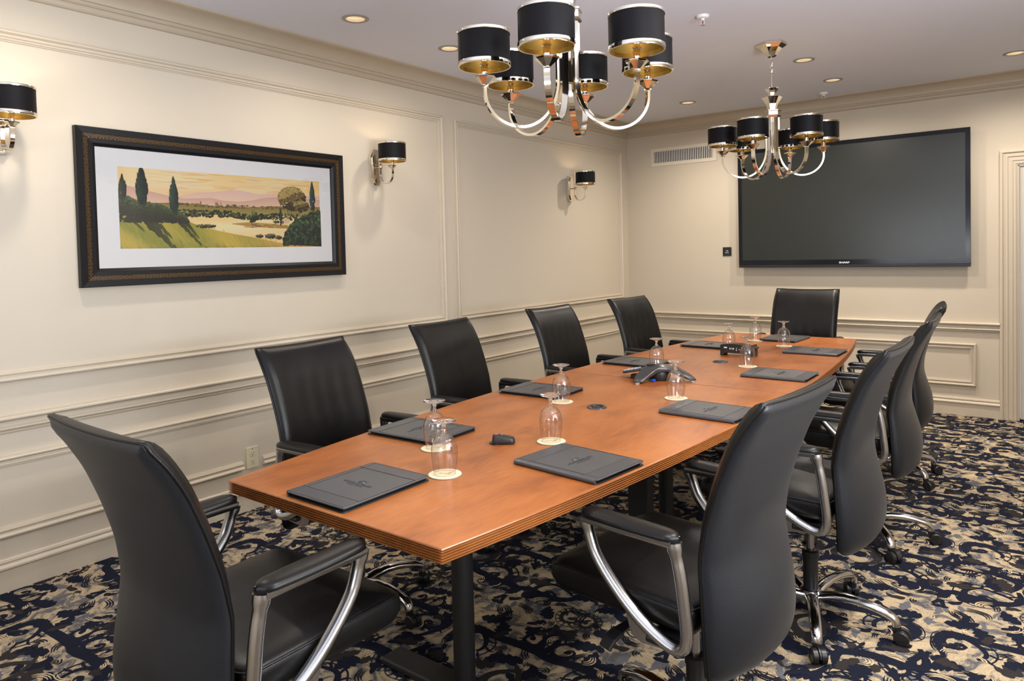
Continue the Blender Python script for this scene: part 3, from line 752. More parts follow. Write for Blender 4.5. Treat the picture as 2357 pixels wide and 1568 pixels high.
# ------------------------------------------------------------------ folders
def make_folder():
    t = thing('portfolio_folder', 'x', 'folder', group='black leatherette folders on the table')
    w, h = .315, .240        # local x = long axis, spine on -y
    b = B(); b.prism(rrect(w, h, .012), .0, .0032); b.build('back_cover', 'cover_in', t, bevel=.001)
    b = B(); b.box((-w/2+.008, -h/2+.012, .0034), (w/2-.010, h/2-.012, .0100)); b.build('notepad', 'cover_in', t)
    b = B(); b.prism(rrect(w, h, .012), .0105, .0140); fc = b.build('front_cover', 'cover', t, bevel=.0014, seg=3)
    for s in (-1, 1):
        b = B(); x0 = s*(w/2-.055); b.prism([(x0, -h/2+.003), (s*(w/2-.004), -h/2+.003), (s*(w/2-.004), h/2-.003), (x0, h/2-.003)], .0138, .0147)
        bd = b.build('smooth_band', 'cover_band', fc, bevel=.0004)
    b = B()
    for s in (-1, 1): b.tube([(s*(w/2-.0055), -h/2+.006, .0147), (s*(w/2-.0055), h/2-.006, .0147)], .0006, 5); b.tube([(s*(w/2-.0565), -h/2+.004, .0143), (s*(w/2-.0565), h/2-.004, .0143)], .0009, 5)
    b.tube([(-w/2+.01, h/2-.0055, .0144), (w/2-.01, h/2-.0055, .0144)], .0007, 5); b.tube([(-w/2+.01, -h/2+.020, .0144), (w/2-.01, -h/2+.020, .0144)], .0008, 5)
    b.build('stitching', 'stitch', fc)
    b = B(); n = 9; b.prism([(-h/2+.004+.0078*math.cos(PI/2+PI*k/n), .0075+.0075*math.sin(PI/2+PI*k/n)) for k in range(n+1)], -w/2+.006, w/2-.006, lambda y, z, x: (x, y, z)); b.build('spine', 'cover_band', t, smooth=True, ang=50)
    # embossed crest and lettering, read with the spine to the left
    text_mesh('CROWNE PLAZA', .0150, 'cover_band', 'embossed_name', fc, Matrix.Translation((.008, 0, .0142)) @ Matrix.Rotation(PI/2, 4, 'Z'), .0009, 1.0)
    text_mesh('HOTELS & RESORTS', .0070, 'cover_band', 'embossed_line', fc, Matrix.Translation((.020, 0, .0142)) @ Matrix.Rotation(PI/2, 4, 'Z'), .0006, 1.0)
    b = B()
    for q in range(3):
        pts = [(-(.010+.011*(1-k/14)*1.0*math.sin(k*.42+q*2.1)), (.016*(1-k/18))*math.cos(k*.42+q*2.1), .0144) for k in range(15)]
        b.tube(pts, .0014, 5, rs=[.5+.5*math.sin(PI*k/14) for k in range(15)])
    b.build('embossed_crest', 'cover_band', fc, smooth=True)
    return t
FD = make_folder()
FOLD = [ # x, y, angle of local +x (deg)
    (2.037, -5.453, -90, 'black folder at the near end of the table, crest facing up, left of a glass'),
    (2.428, -4.937, -6, 'black folder in front of the nearest right hand chair'),
    (2.497, -4.086, -3, 'black folder on the right side in front of the second right hand chair'),
    (2.487, -3.154, 0, 'black folder on the right side in front of the third right hand chair'),
    (2.429, -2.269, 0, 'black folder on the right side near the far corner of the table'),
    (2.100, -1.746, 87, 'black folder at the far end in front of the head chair'),
    (1.790, -2.290, 176, 'black folder at the far left, partly behind the black interface box'),
    (1.701, -3.146, 178, 'black folder on the left side behind the conference phone'),
    (1.699, -4.086, 182, 'black folder on the left side in front of the second left chair'),
    (1.750, -4.917, 182, 'black folder on the left side in front of the nearest left chair'),
]
for i, (x, y, a, lab) in enumerate(FOLD):
    c = FD if i == 0 else copy_tree(FD)
    relabel(c, lab, (x, y, TZ+.0004), math.radians(a) if i != 0 else math.radians(a)+0)

# ------------------------------------------------------------------ coasters and glasses
def make_coaster():
    t = thing('coaster', 'x', 'coaster', group='round paper coasters under the glasses')
    b = B(); b.lathe([(0, 0), (.0500, 0), (.0505, .0012), (.0500, .0024), (0, .0024)], 48); b.build('rim', 'coaster_rim', t)
    b = B(); b.lathe([(0, .0020), (.0478, .0020), (.0478, .0027), (0, .0027)], 48); d = b.build('disc', 'coaster', t)
    b = B(); b.lathe([(.0345, .0026), (.0355, .0026), (.0355, .00285), (.0345, .00285)], 48, close=True); b.lathe([(.0420, .0026), (.0425, .0026), (.0425, .00285), (.0420, .00285)], 48, close=True); b.build('printed_ring', 'ring', d)
    deer = [(-.030, .001), (-.018, .004), (-.014, .008), (-.010, .007), (-.008, .003), (.002, .002), (.008, .002), (.011, .006), (.010, .012), (.013, .012), (.014, .008), (.016, .010), (.017, .015), (.019, .014), (.018, .009), (.024, .012), (.024, .010), (.019, .006),
            (.023, .003), (.022, .001), (.017, .001), (.015, -.003), (.018, -.008), (.012, -.010), (.000, -.010), (-.002, -.009), (.008, -.0075), (.006, -.004), (-.006, -.002), (-.014, .000), (-.030, -.001)]
    b = B(); b.prism(deer, .0026, .0029); b.build('printed_deer', 'deer', d)
    return t
def make_glass():
    t = thing('water_goblet', 'x', 'glass', group='upturned stemmed water glasses')
    bowl = [(.0315, 0), (.0335, .012), (.0362, .030), (.0384, .048), (.0392, .062), (.0384, .076), (.0355, .090), (.0300, .103), (.0210, .1125), (.0110, .118), (.0045, .1205), (.0002, .121)]
    b = B(); b.lathe([(.0318, 0), (.0321, .0006), (.0318, .0012), (.0312, .0006)], 40, close=True); b.add([], [])
    bw_ = B(); bw_.lathe(bowl, 40, (0, 0, 0)); bw_.f = [f for f in bw_.f if len(f) == 4]; bw_.m = [0]*len(bw_.f); bo = bw_.build('bowl', 'thin_glass', t, smooth=True, ang=180)
    b.build('rim', 'thin_glass', bo, smooth=True, ang=180)
    b = B(); b.lathe([(.0002, .118), (.0095, .1205), (.0065, .126), (.0050, .132), (.0053, .139), (.0085, .145), (.012, .148)], 24); b.build('stem', 'glass', t, smooth=True, ang=180)
    b = B(); b.lathe([(.0085, .1455), (.0180, .150), (.0300, .1535), (.0362, .1555), (.0367, .157), (.0350, .1582), (.012, .1570), (.0002, .1568)], 40); b.build('foot', 'glass', t, smooth=True, ang=60)
    return t
CO = make_coaster(); GL = make_glass()
GL_POS = [(2.155, -5.233, 'right of the near end folder', 15), (1.941, -5.045, 'just behind and left of the nearest glass', 30), (2.216, -4.768, 'beside the folder of the nearest right hand chair', 20),
    (1.902, -4.223, 'next to the second left folder', 10), (2.280, -3.909, 'standing before the conference phone', 25), (1.871, -3.242, 'partly hidden behind the conference phone', 0),
    (2.264, -2.963, 'in front of the black interface box', 40), (2.197, -2.089, 'by the far right folder', 0), (1.954, -1.901, 'left of the head chair folder at the far end', 0), (1.944, -2.369, 'partly hidden behind the interface box', 0)]
for i, (x, y, lab, a) in enumerate(GL_POS):
    c = CO if i == 0 else copy_tree(CO); relabel(c, 'deer coaster under the glass '+lab, (x, y, TZ+.0003), math.radians(a+25))
    c = GL if i == 0 else copy_tree(GL); relabel(c, 'upturned clear goblet '+lab, (x, y, TZ+.0034))

# ------------------------------------------------------------------ table devices
def phone():
    t = thing('conference_phone', 'grey three-legged conference phone with keypad, in the middle of the table', 'phone', (2.030, -3.540, TZ+.0005), 0)
    b = B(); rings = []
    N_ = 72
    def rad(th):
        m_ = 0
        for a, L in ((-105, .178), (8, .178), (128, .165)):
            d = abs((math.degrees(th)-a+180) % 360-180); m_ = max(m_, .066+(L-.066)*math.exp(-(d/22)**2))
        return m_
    for k, (f, zt_) in enumerate(((1, .0), (.985, .006), (.93, .010), (.8, .006), (.6, .004), (.4, .002), (.2, .001), (.02, 0))):
        ring = []
        for i in range(N_):
            th = 2*PI*i/N_; r = rad(th)*f; d = r/.17; z = .078-.066*min(1, d)**1.6+zt_*(.6 if k < 3 else .3); z = z if k else z-.006
            ring.append((r*math.cos(th), r*math.sin(th), max(.008, z)))
        rings.append(ring)
    low = []
    for i in range(N_):
        th = 2*PI*i/N_; r = rad(th)*.93; d = r/.17; low.append((r*math.cos(th), r*math.sin(th), max(.006, .060-.058*min(1, d)**1.6)))
    b.loft([low]+rings); body = b.build('body', 'phone', t, smooth=True, ang=50)
    b = B(); b.lathe([(.045, .002), (.055, .03), (.05, .045)], 24); b.build('underbody', 'black', t, smooth=True)
    for a, L in ((-105, .170), (8, .170), (128, .157)):
        ra = math.radians(a); b = B(); b.lathe([(.010, .0), (.011, .010)], 14, (L*math.cos(ra)*.95, L*math.sin(ra)*.95, 0)); b.build('foot', 'logo', t, smooth=True)
    b = B(); b.prism([(x, y) for x, y in rrect(.125, .095, .035)], .0, .012, lambda x, y, z: (-.125+x, -.010+y, .020+z+(.125/2+x)*.22)); kp = b.build('keypad', 'phone', t, bevel=.003)
    b = B(); b.prism(rrect(.06, .05, .01), 0, .018, lambda x, y, z: (-.115+x, -.01+y, z)); b.build('keypad_base', 'black', t)
    for i in range(4):
        for j in range(3):
            x = -.172+i*.019; y = -.034+j*.024; z = .0325+(x+.125+.0625)*.22
            b = B(); b.prism(rrect(.012, .015, .003, 2), z, z+.003, lambda a, c, q, x=x, y=y: (a+x, c+y, q)); b.build('key', 'phone_key', kp)
    b = B(); b.prism(rrect(.05, .04, .012), .0, .003, lambda x, y, z: (-.045+x, -.012+y, .0755+z+.25*x)); b.build('display', 'phone_lcd', body)
    b = B(); b.box((-.01, -.075, .004), (.004, -.055, .012)); b.build('blue_plug', 'blue', t)
phone()
def av_box():
    t = thing('connection_box', 'small black interface box with arched top and ports, standing on the table', 'electronics', (2.088, -2.600, TZ+.0005), math.radians(-2))
    w = .200; d = .07
    top = [(x, .072-.000-.9*(x+.02)**2*1.6) for x in [w/2-.015-k*(w-.02)/12 for k in range(13)]]
    pts = [(-w/2, 0), (-w/2+.016, 0), (-w/2+.026, .012), (-w/2+.045, .017), (w/2-.045, .017), (w/2-.028, .012), (w/2-.018, 0), (w/2, 0), (w/2, .055)]+[p for p in top if p[0] < w/2-.01]+[(-w/2, .058)]
    b = B(); b.prism(pts, -d/2, d/2, lambda x, z, y: (x, y, z)); b.build('housing', 'black', t, bevel=.0015)
    b = B(); b.box((-w/2+.025, -d/2-.0015, .022), (w/2-.01, -d/2+.001, .052)); fp = b.build('port_panel', 'slot', t)
    for nm, x, z, ww, hh, m_ in (('white_label', -.066, .048, .018, .007, 'logo'), ('serial_port', -.028, .043, .026, .008, 'logo'), ('audio_jack', .001, .036, .005, .005, 'logo'), ('audio_jack', .001, .046, .004, .004, 'logo'), ('gold_jack', .019, .041, .010, .010, 'brass')):
        b = B()
        if 'jack' in nm: b.lathe([(.001, 0), (ww/2, 0), (ww/2, -.004), (.001, -.004)], 16, (x, -d/2-.0012, z), 'y')
        else: b.box((x-ww/2, -d/2-.004, z-hh/2), (x+ww/2, -d/2-.001, z+hh/2))
        p_ = b.build(nm, m_, fp)
        if nm == 'serial_port': b = B(); b.box((x-.008, -d/2-.0046, z-.0025), (x+.008, -d/2-.0035, z+.0025)); b.build('port_opening', 'slot', fp)
    b = B(); b.prism([(w/2-.03, .05), (w/2+.004, .046), (w/2+.004, .052), (w/2-.008, .056), (w/2-.010, .070), (w/2-.03, .062)], -d/2+.01, d/2+.012, lambda x, z, y: (x, y, z)); b.build('side_wing', 'black', t)
av_box()
def remote():
    t = thing('wireless_puck', 'small black wedge-shaped hand control lying alone on the near tabletop', 'remote control', (2.092, -4.872, TZ+.0005), math.radians(38))
    out = lambda k: [(x, y) for x, y in rrect(.078*k, .044*k, .014*k)]
    rings = []
    for kx, z in ((.93, 0), (1.0, .004), (1.0, .010), (.95, .016), (.86, .020)):
        rings.append([(x, y, z+(0 if z < .011 else .010*max(0, min(1, (-x+.005)/.03)))) for x, y in out(kx)])
    b = B(); b.loft(rings); bd = b.build('body', 'black', t, smooth=True, ang=45)
    b = B(); b.lathe([(0, .030), (.006, .030), (.006, .034), (.0045, .0355), (0, .0355)], 16, (-.006, .008, -.006)); b.build('knob', 'logo_dim', bd, smooth=True)
    b = B(); b.box((-.030, .003, .0298), (-.018, .011, .0306)); b.build('red_mark', 'redlabel', bd)
    b = B(); b.lathe([(0, 0), (.022, 0), (.022, .003), (0, .003)], 24, (-.026, 0, 0)); b.build('foot', 'black', t, smooth=True)
    b = B(); b.lathe([(.013, .0205), (.010, .0178), (.0, .0172)], 24, (.018, -.002, .0015)); b.build('thumb_dish', 'phone', bd, smooth=True)
remote()

# ------------------------------------------------------------------ picture on the left wall
def picture():
    t = thing('framed_landscape', 'wide landscape print in a black and bronze frame on the left wall', 'picture', (0, 0, 0))
    y0, y1, z0, z1 = -5.356, -3.817, 1.2885, 2.034
    PR = [(0, .004), (0, .034), (.004, .040), (.030, .036), (.032, .030)]
    ring2d(rect(y0, y1, z0, z1), PR, True, LW).build('outer_frame', 'frame', t, smooth=False)
    ring2d(rect(y0, y1, z0, z1), [(.030, .030), (.031, .0345), (.053, .0315), (.054, .026)], True, LW).build('bronze_band', 'bronze', t)
    ring2d(rect(y0, y1, z0, z1), [(.053, .026), (.054, .031), (.072, .029), (.086, .020), (.087, .008)], True, LW).build('inner_frame', 'frame', t)
    b = B(); b.box((.004, y0+.08, z0+.08), (.012, y1-.08, z1-.08)); b.build('mat_board', 'mat_board', t)
    b = B(); b.box((.016, y0+.084, z0+.084), (.0162, y1-.084, z1-.084)); b.build('glazing', 'picglass', t)
    # --- the print: a painted valley, colours are the print's own
    V = []; F = []; Cc = []; lay = [0]
    ax0, ax1, az0 = -5.168, -3.987, 1.4672; sc = ax1-ax0
    def add(vs, fs, cols):
        lay[0] += 1; d = .0124+lay[0]*.0000011; o = len(V)
        V.extend([(d, ax0+min(max(u, 0), 1)*sc, az0+min(max(v, 0), .3347)*sc) for u, v in vs]); F.extend([tuple(i+o for i in f) for f in fs]); Cc.extend(cols)
    def poly(top, bot, cf):        # band between two polylines resampled
        def rs(P, n=60):
            x0_, x1_ = P[0][0], P[-1][0]; return [(x0_+(x1_-x0_)*k/n, lerp_tab(P, x0_+(x1_-x0_)*k/n)) for k in range(n+1)]
        a = rs(top); c = rs(bot); n = len(a); nv = 6; vs = []; cols = []
        for i in range(n):
            for j in range(nv+1):
                q = j/nv; p = (a[i][0]*(1-q)+c[i][0]*q, a[i][1]*(1-q)+c[i][1]*q); vs.append(p); cols.append(cf(p[0], p[1], q))
        fs = [(i*(nv+1)+j, (i+1)*(nv+1)+j, (i+1)*(nv+1)+j+1, i*(nv+1)+j+1) for i in range(n-1) for j in range(nv)]
        add(vs, fs, cols)
    rnd = random.Random(5)
    def mixc(a, c, t_): t_ = min(1, max(0, t_)); return tuple(a[i]*(1-t_)+c[i]*t_ for i in range(3))
    def nz(u, v, s=1): return noise.noise((u*s, v*s, 3.1))
    def dab(u, v, ru, rv, ang, col, n=7):
        add([(u, v)]+[(u+math.cos(ang)*ru*math.cos(2*PI*k/n)-math.sin(ang)*rv*math.sin(2*PI*k/n), v+math.sin(ang)*ru*math.cos(2*PI*k/n)+math.cos(ang)*rv*math.sin(2*PI*k/n)) for k in range(n)],
            [(0, k+1, (k+1) % n+1) for k in range(n)], [col]*(n+1))
    SK1, SK2, SK3 = (.84, .50, .15), (.88, .62, .33), (.84, .54, .36)
    poly([(0, .3347), (1, .3347)], [(0, .2), (1, .19)], lambda u, v, q: mixc(mixc(SK1, SK2, .5+1.3*nz(u*2.2, v*24)), SK3, q*1.1-.35))
    for _ in range(60):
        u, v = rnd.random(), rnd.uniform(.255, .33); dab(u, v, rnd.uniform(.03, .10), rnd.uniform(.0012, .003), rnd.uniform(-.05, .05), rnd.choice(((.90, .66, .34), (.78, .42, .10), (.84, .55, .26), (.72, .46, .28))))
    poly([(.248, .224), (.331, .244), (.417, .251), (.495, .264), (.551, .266), (.641, .251), (.735, .262), (1, .258)], [(.248, .19), (1, .19)], lambda u, v, q: mixc((.70, .45, .36), (.80, .54, .34), q))
    poly([(0, .238), (.033, .259), (.092, .247), (.194, .227), (.275, .215), (.4, .224), (.465, .214), (.539, .212), (.6, .22), (.667, .235), (.749, .245), (1, .24)], [(0, .18), (1, .18)], lambda u, v, q: mixc((.58, .34, .26), (.74, .48, .31), q))
    poly([(0, .215), (.142, .191), (.248, .198), (.303, .194), (.388, .19), (.465, .187), (.57, .187), (.735, .198), (1, .203)], [(0, .14), (1, .14)], lambda u, v, q: mixc((.27, .17, .05), (.30, .27, .08), q*1.4))
    for u in (.349, .353, .422, .427, .431, .448): dab(u, .198, .0016, .011, 0, (.22, .09, .05))
    for _ in range(150): u = rnd.uniform(.24, .9); dab(u, .19+rnd.uniform(-.006, .006), rnd.uniform(.004, .010), rnd.uniform(.002, .005), 0, rnd.choice(((.20, .13, .04), (.27, .19, .06), (.14, .11, .04))))
    poly([(.22, .150), (1, .150)], [(.22, .0), (1, .0)], lambda u, v, q: mixc(mixc((.90, .68, .36), (.86, .55, .22), .5+1.2*nz(u*3, v*20)), (.74, .48, .26), q*.9-.3))
    for _ in range(330):
        u = rnd.uniform(.24, .86); dab(u, .153+rnd.uniform(-.014, .014)-.006*(u > .5), rnd.uniform(.004, .010), rnd.uniform(.003, .007), 0, rnd.choice(((.025, .04, .018), (.05, .07, .025), (.11, .12, .035), (.02, .03, .015))))
    poly([(.5, .110), (.589, .119), (.735, .112), (.81, .105)], [(.5, .108), (.6, .098), (.667, .094), (.81, .090)], lambda u, v, q: mixc((.38, .30, .06), (.45, .16, .04), q))
    for _ in range(60): u = rnd.uniform(.56, .8); dab(u, .1+rnd.uniform(-.006, .01), rnd.uniform(.006, .016), .002, -.05, rnd.choice(((.42, .34, .08), (.5, .2, .06), (.2, .16, .05))))
    def blob(cu, cv, ru, rv, n, cols, s0=.006, s1=.012):
        for _ in range(n):
            a = rnd.uniform(0, 2*PI); r = math.sqrt(rnd.random()); u = cu+ru*r*math.cos(a); v = cv+rv*r*math.sin(a)
            k = (math.sin(a)*r*.5+.5)-.25*math.cos(a)*r; c = cols[0] if k < .4 else (cols[1] if k < .68 else cols[2]); f = rnd.uniform(.75, 1.25)
            dab(u, v, rnd.uniform(s0, s1), rnd.uniform(s0, s1)*.7, rnd.uniform(0, 3), tuple(x*f for x in c), 6)
    add([(.762, .129), (.783, .142), (.815, .139), (.811, .117), (.762, .112)], [(0, 1, 2, 3, 4)], [(.62, .42, .25)]*5)
    dab(.772, .121, .008, .008, 0, (.2, .12, .07))
    blob(.603, .145, .028, .026, 130, ((.03, .04, .015), (.10, .12, .03), (.26, .24, .07)), .004, .008); dab(.602, .115, .002, .008, 0, (.1, .05, .03)); dab(.625, .103, .028, .003, -.3, (.2, .13, .05))
    # right big tree with trunks
    for k in range(7): dab(.84+.012*(k-3), .17, .0016, .035, .22*(3-k)/3, (.16, .10, .05))
    blob(.833, .238, .082, .060, 620, ((.07, .05, .018), (.20, .14, .04), (.36, .26, .08)), .004, .009)
    blob(.885, .205, .045, .030, 160, ((.07, .05, .018), (.20, .14, .04), (.30, .24, .08)), .004, .008)
    # near hill
    H_ = [(0, .15), (.264, .146), (.302, .112), (.359, .092), (.423, .078), (.507, .062), (.602, .048), (.68, .034), (.769, .018), (.85, .008), (1, .0)]
    def hill(u, v, q):
        c = mixc((.24, .25, .04), (.50, .36, .05), .5+1.5*nz(u*7+v*9, v*3)); c = mixc(c, (.60, .38, .06), (u-.3)*1.4); return mixc(c, (.48, .20, .06), (u-.6)*1.8)
    poly(H_, [(0, 0), (1, 0)], hill)
    for _ in range(420):
        u = rnd.uniform(0, .75); v = rnd.uniform(0, lerp_tab(H_, u)-.006); c = hill(u, v, 0); f = rnd.uniform(.88, 1.14); dab(u, v, rnd.uniform(.010, .03), rnd.uniform(.0012, .003), -1.05, tuple(x*f for x in c), 6)
    for (ua, va, ub, vb, w_) in ((.03, .14, .095, .075, .010), (.10, .12, .26, -.03, .026), (.13, .125, .21, .05, .02), (.25, .115, .345, .015, .016), (.28, .112, .33, .05, .012)):
        for k in range(26):
            t_ = k/25; dab(ua+(ub-ua)*t_+rnd.uniform(-1, 1)*w_*.4, va+(vb-va)*t_, .022*(1-.4*t_), w_*(1-.75*t_)*.55, -.95, mixc((.035, .045, .012), (.14, .15, .03), t_*.9), 6)
    for k in range(80): u = .264+.6*k/80; dab(u, lerp_tab(H_, u)+.0008, .006, .0012, -.15, (.86, .56, .20))
    L_ = [(0, .218), (.033, .212), (.072, .191), (.112, .19), (.153, .184), (.194, .173), (.226, .155), (.264, .146), (.297, .114)]
    poly(L_, [(0, .145), (.052, .136), (.112, .115), (.173, .116), (.226, .119), (.297, .110)], lambda u, v, q: mixc((.05, .075, .02), (.02, .022, .012), q*1.6))
    for _ in range(700):
        u = rnd.uniform(0, .29); top_ = lerp_tab(L_, u); v = rnd.uniform(.11, top_+.004); k = (v-.11)/(top_-.105)
        dab(u, v, rnd.uniform(.004, .010), rnd.uniform(.003, .007), 0, mixc((.018, .022, .012), (.13, .19, .07), k**2*rnd.uniform(.4, 1.2)), 6)
    def cypress(cu, v0, v1, w_, n):
        for _ in range(n):
            t_ = rnd.random()**.8; v = v0+(v1-v0)*t_; ww = w_*math.sin(PI*min(1, (.10+t_*.9)))**.8*(1.0-.3*t_); u = cu+rnd.uniform(-1, 1)*ww*.75
            k = (cu-u)/w_*.5+.35; f = rnd.uniform(.6, 1.3)
            dab(u, v, rnd.uniform(.010, .018), rnd.uniform(.0015, .0035), PI/2-(u-cu)*9, tuple(x*f for x in mixc((.008, .020, .016), (.05, .11, .07), k)), 6)
    cypress(.016, .205, .292, .022, 130); cypress(.094, .185, .334, .036, 360); cypress(.229, .152, .296, .028, 240); cypress(.953, .178, .320, .023, 160); cypress(.761, .112, .178, .009, 60)
    poly([(.769, .021), (.783, .063), (.819, .112), (.876, .149), (.95, .172), (1, .185)], [(.769, .012), (.8, .01), (1, 0)], lambda u, v, q: mixc((.03, .05, .02), (.015, .02, .012), q))
    for _ in range(620):
        u = rnd.uniform(.775, 1); top_ = lerp_tab([(.769, .021), (.783, .063), (.819, .112), (.876, .149), (.95, .172), (1, .185)], u); v = rnd.uniform(.01, top_); f = rnd.random()**2
        dab(u, v, rnd.uniform(.005, .012), rnd.uniform(.004, .008), rnd.uniform(0, 3), mixc((.012, .020, .012), (.10, .16, .07), f*(.35+.65*(v/top_))), 6)
    for cu, cv, ru, rv, n in ((.37, .097, .045, .008, 60), (.64, .052, .018, .007, 40), (.70, .053, .03, .010, 70), (.745, .046, .02, .008, 40), (.735, .122, .015, .005, 25)):
        blob(cu, cv, ru, rv, n, ((.03, .03, .02), (.07, .07, .03), (.14, .12, .05)), .003, .006)
    me = bpy.data.meshes.new('landscape_print'); me.from_pydata(V, [], F)
    ca = me.color_attributes.new('paint', 'FLOAT_COLOR', 'POINT')
    ca.data.foreach_set('color', [x for c in Cc for x in (*[min(1, (q*1.27)**(1.0+.38*max(0, 1-sum(c)/.75))*(1.0 if sum(c) > .5 else .8)) for q in c], 1.0)])
    m, nt_, b_ = nt('printed_paint'); a_ = nt_.nodes.new('ShaderNodeVertexColor'); a_.layer_name = 'paint'
    nt_.links.new(a_.outputs[0], b_.inputs['Base Color']); b_.inputs['Roughness'].default_value = .6
    me.materials.append(m); o = bpy.data.objects.new('landscape_print', me); COL.objects.link(o); o.parent = t
M['bronze'] = None
def bronze():
    m, t, b = nt('bronze_scroll_band'); N = t.nodes; Lk = t.links
    tc = N.new('ShaderNodeTexCoord'); v = N.new('ShaderNodeTexVoronoi'); v.inputs['Scale'].default_value = 62; v.inputs['Randomness'].default_value = .25
    Lk.new(tc.outputs['Object'], v.inputs['Vector'])
    mm = N.new('ShaderNodeMath'); mm.operation = 'MULTIPLY'; mm.inputs[1].default_value = 16; Lk.new(v.outputs['Distance'], mm.inputs[0])
    sn = N.new('ShaderNodeMath'); sn.operation = 'SINE'; Lk.new(mm.outputs[0], sn.inputs[0])
    cr = N.new('ShaderNodeValToRGB'); cr.color_ramp.elements[0].color = (.018, .012, .007, 1); cr.color_ramp.elements[1].color = (.13, .07, .018, 1); Lk.new(sn.outputs[0], cr.inputs[0])
    Lk.new(cr.outputs[0], b.inputs['Base Color']); b.inputs['Metallic'].default_value = .5; b.inputs['Roughness'].default_value = .4
    return m
M['bronze'] = bronze()
picture()

# ------------------------------------------------------------------ television and wall fittings
def television():
    t = thing('television', 'large black flat television mounted on the back wall', 'television', (0, 0, 0))
    x0, x1, z0, z1, yf = 1.204, 3.041, 1.203, 2.297, -.085
    b = B(); b.box((x0+.03, -.078, z0+.03), (x1-.03, -.040, z1-.03)); b.box((x0+.45, -.042, z0+.3), (x1-.45, -.001, z1-.3)); b.build('rear_housing', 'black', t, bevel=.006)
    R4 = [(0, .060), (0, .083), (.002, .085), (.034, .085), (.0345, .082)]
    ring2d(rect(x0, x1, z0+.024, z1), R4, True, BW).build('bezel', 'bezel', t)
    b = B(); b.box((x0, -.083, z0+.024), (x1, -.060, z0+.036)); b.box((x0+.034, -.0845, z0+.05), (x1-.034, -.060, z0+.068)); b.build('lower_bezel', 'bezel', t)
    b = B(); b.box((x0, -.087, z0), (x1, -.055, z0+.0235)); b.build('lower_lip', 'lip', t, bevel=.002)
    b = B(); b.box((x0+.034, -.0822, z0+.062), (x1-.034, -.070, z1-.034)); b.build('screen', 'screen', t)
    b = B(); b.prism([(.07*math.cos(k*PI/12), .010*math.sin(k*PI/12)) for k in range(24)], .084, .0875, lambda a, z, d: (2.40+a, -d, z1-.018+z)); b.build('sensor_bump', 'bezel', t)
    mt = Matrix.Translation(((x0+x1)/2, -.0862, z0+.041)) @ Matrix.Rotation(PI/2, 4, 'X')
    text_mesh('SHARP', .021, 'logo', 'brand_lettering', t, mt, .0003, 1.35, .0006)
television()
def vent():
    t = thing('air_vent', 'beige air grille with vertical slats high on the back wall', 'vent', (0, 0, 0))
    x0, x1, z0, z1 = .275, .968, 2.240, 2.425
    ring2d(rect(x0, x1, z0, z1), [(0, 0), (0, .004), (.003, .007), (.034, .009), (.036, .004), (.036, -.0)], True, BW).build('grille_frame', 'vent', t)
    b = B(); b.box((x0+.034, -.0015, z0+.034), (x1-.034, -.0005, z1-.034)); b.build('duct_opening', 'vent_dark', t)
    n = 34
    for k in range(n):
        x = x0+.043+k*(x1-x0-.086)/(n-1); b = B(); b.box((x-.0038, -.0095, z0+.035), (x+.0038, -.0055, z1-.035), Matrix.Rotation(.35, 3, 'Z'), (x, -.006, 0)); b.build('slat', 'vent_slat', t)
    for x in (x0+.06, (x0+x1)/2, x1-.06):
        for z in (z0+.016, z1-.016): b = B(); b.lathe([(0, -.010), (.0035, -.010), (.0035, -.008)], 10, (x, 0, z), 'y'); b.build('screw', 'vent', t)
vent()
def plates():
    t = thing('wall_control', 'small black square control plate on the back wall left of the television', 'wall plate', (1.062, 0, 1.358))
    b = B(); b.prism(rrect(.084, .084, .006), .0, .008, lambda x, z, d: (x, -d, z)); b.build('plate', 'lip', t, bevel=.0015)
    b = B(); b.prism(rrect(.045, .047, .002), .0078, .0095, lambda x, z, d: (x, -d, z)); fp = b.build('socket_panel', 'slot', t)
    for nm, x, z, w, h in (('display_port', .003, .006, .020, .006), ('port', -.009, -.012, .011, .006), ('port', .010, -.012, .011, .006)):
        b = B(); b.box((x-w/2, -.0102, z-h/2), (x+w/2, -.0092, z+h/2)); b.build(nm, 'logo', fp)
    t = thing('power_outlet', 'ivory duplex power outlet low on the left wall by the table corner', 'outlet', (0, -4.4985, .290))
    b = B(); b.prism(rrect(.076, .120, .004), 0, .006, lambda y, z, d: (d, y, z)); b.build('cover_plate', 'ivory', t, bevel=.0025, seg=3)
    for dz in (.022, -.022):
        b = B(); b.prism([(min(.0165, max(-.0165, .019*math.cos(k*PI/12))), .0155*math.sin(k*PI/12)) for k in range(24)], .005, .0078, lambda y, z, d: (d, y, z+dz)); rc = b.build('receptacle', 'ivory', t, bevel=.0005)
        b = B(); b.box((.0072, -.0082, dz+.000), (.0082, -.0062, dz+.0085)); b.box((.0072, .0062, dz+.001), (.0082, .0080, dz+.0075)); b.prism([(.003*math.cos(k*PI/6), -.0075+.003*math.sin(k*PI/6)) for k in range(12)], .0072, .0082, lambda y, z, d: (d, y, z+dz)); b.build('slots', 'slot', rc)
    text_mesh('BF', .010, 'slot', 'circuit_lettering', t, Matrix.Translation((.0062, 0, .047)) @ Matrix.Rotation(PI/2, 4, 'Z') @ Matrix.Rotation(PI/2, 4, 'X'), .0002)
plates()

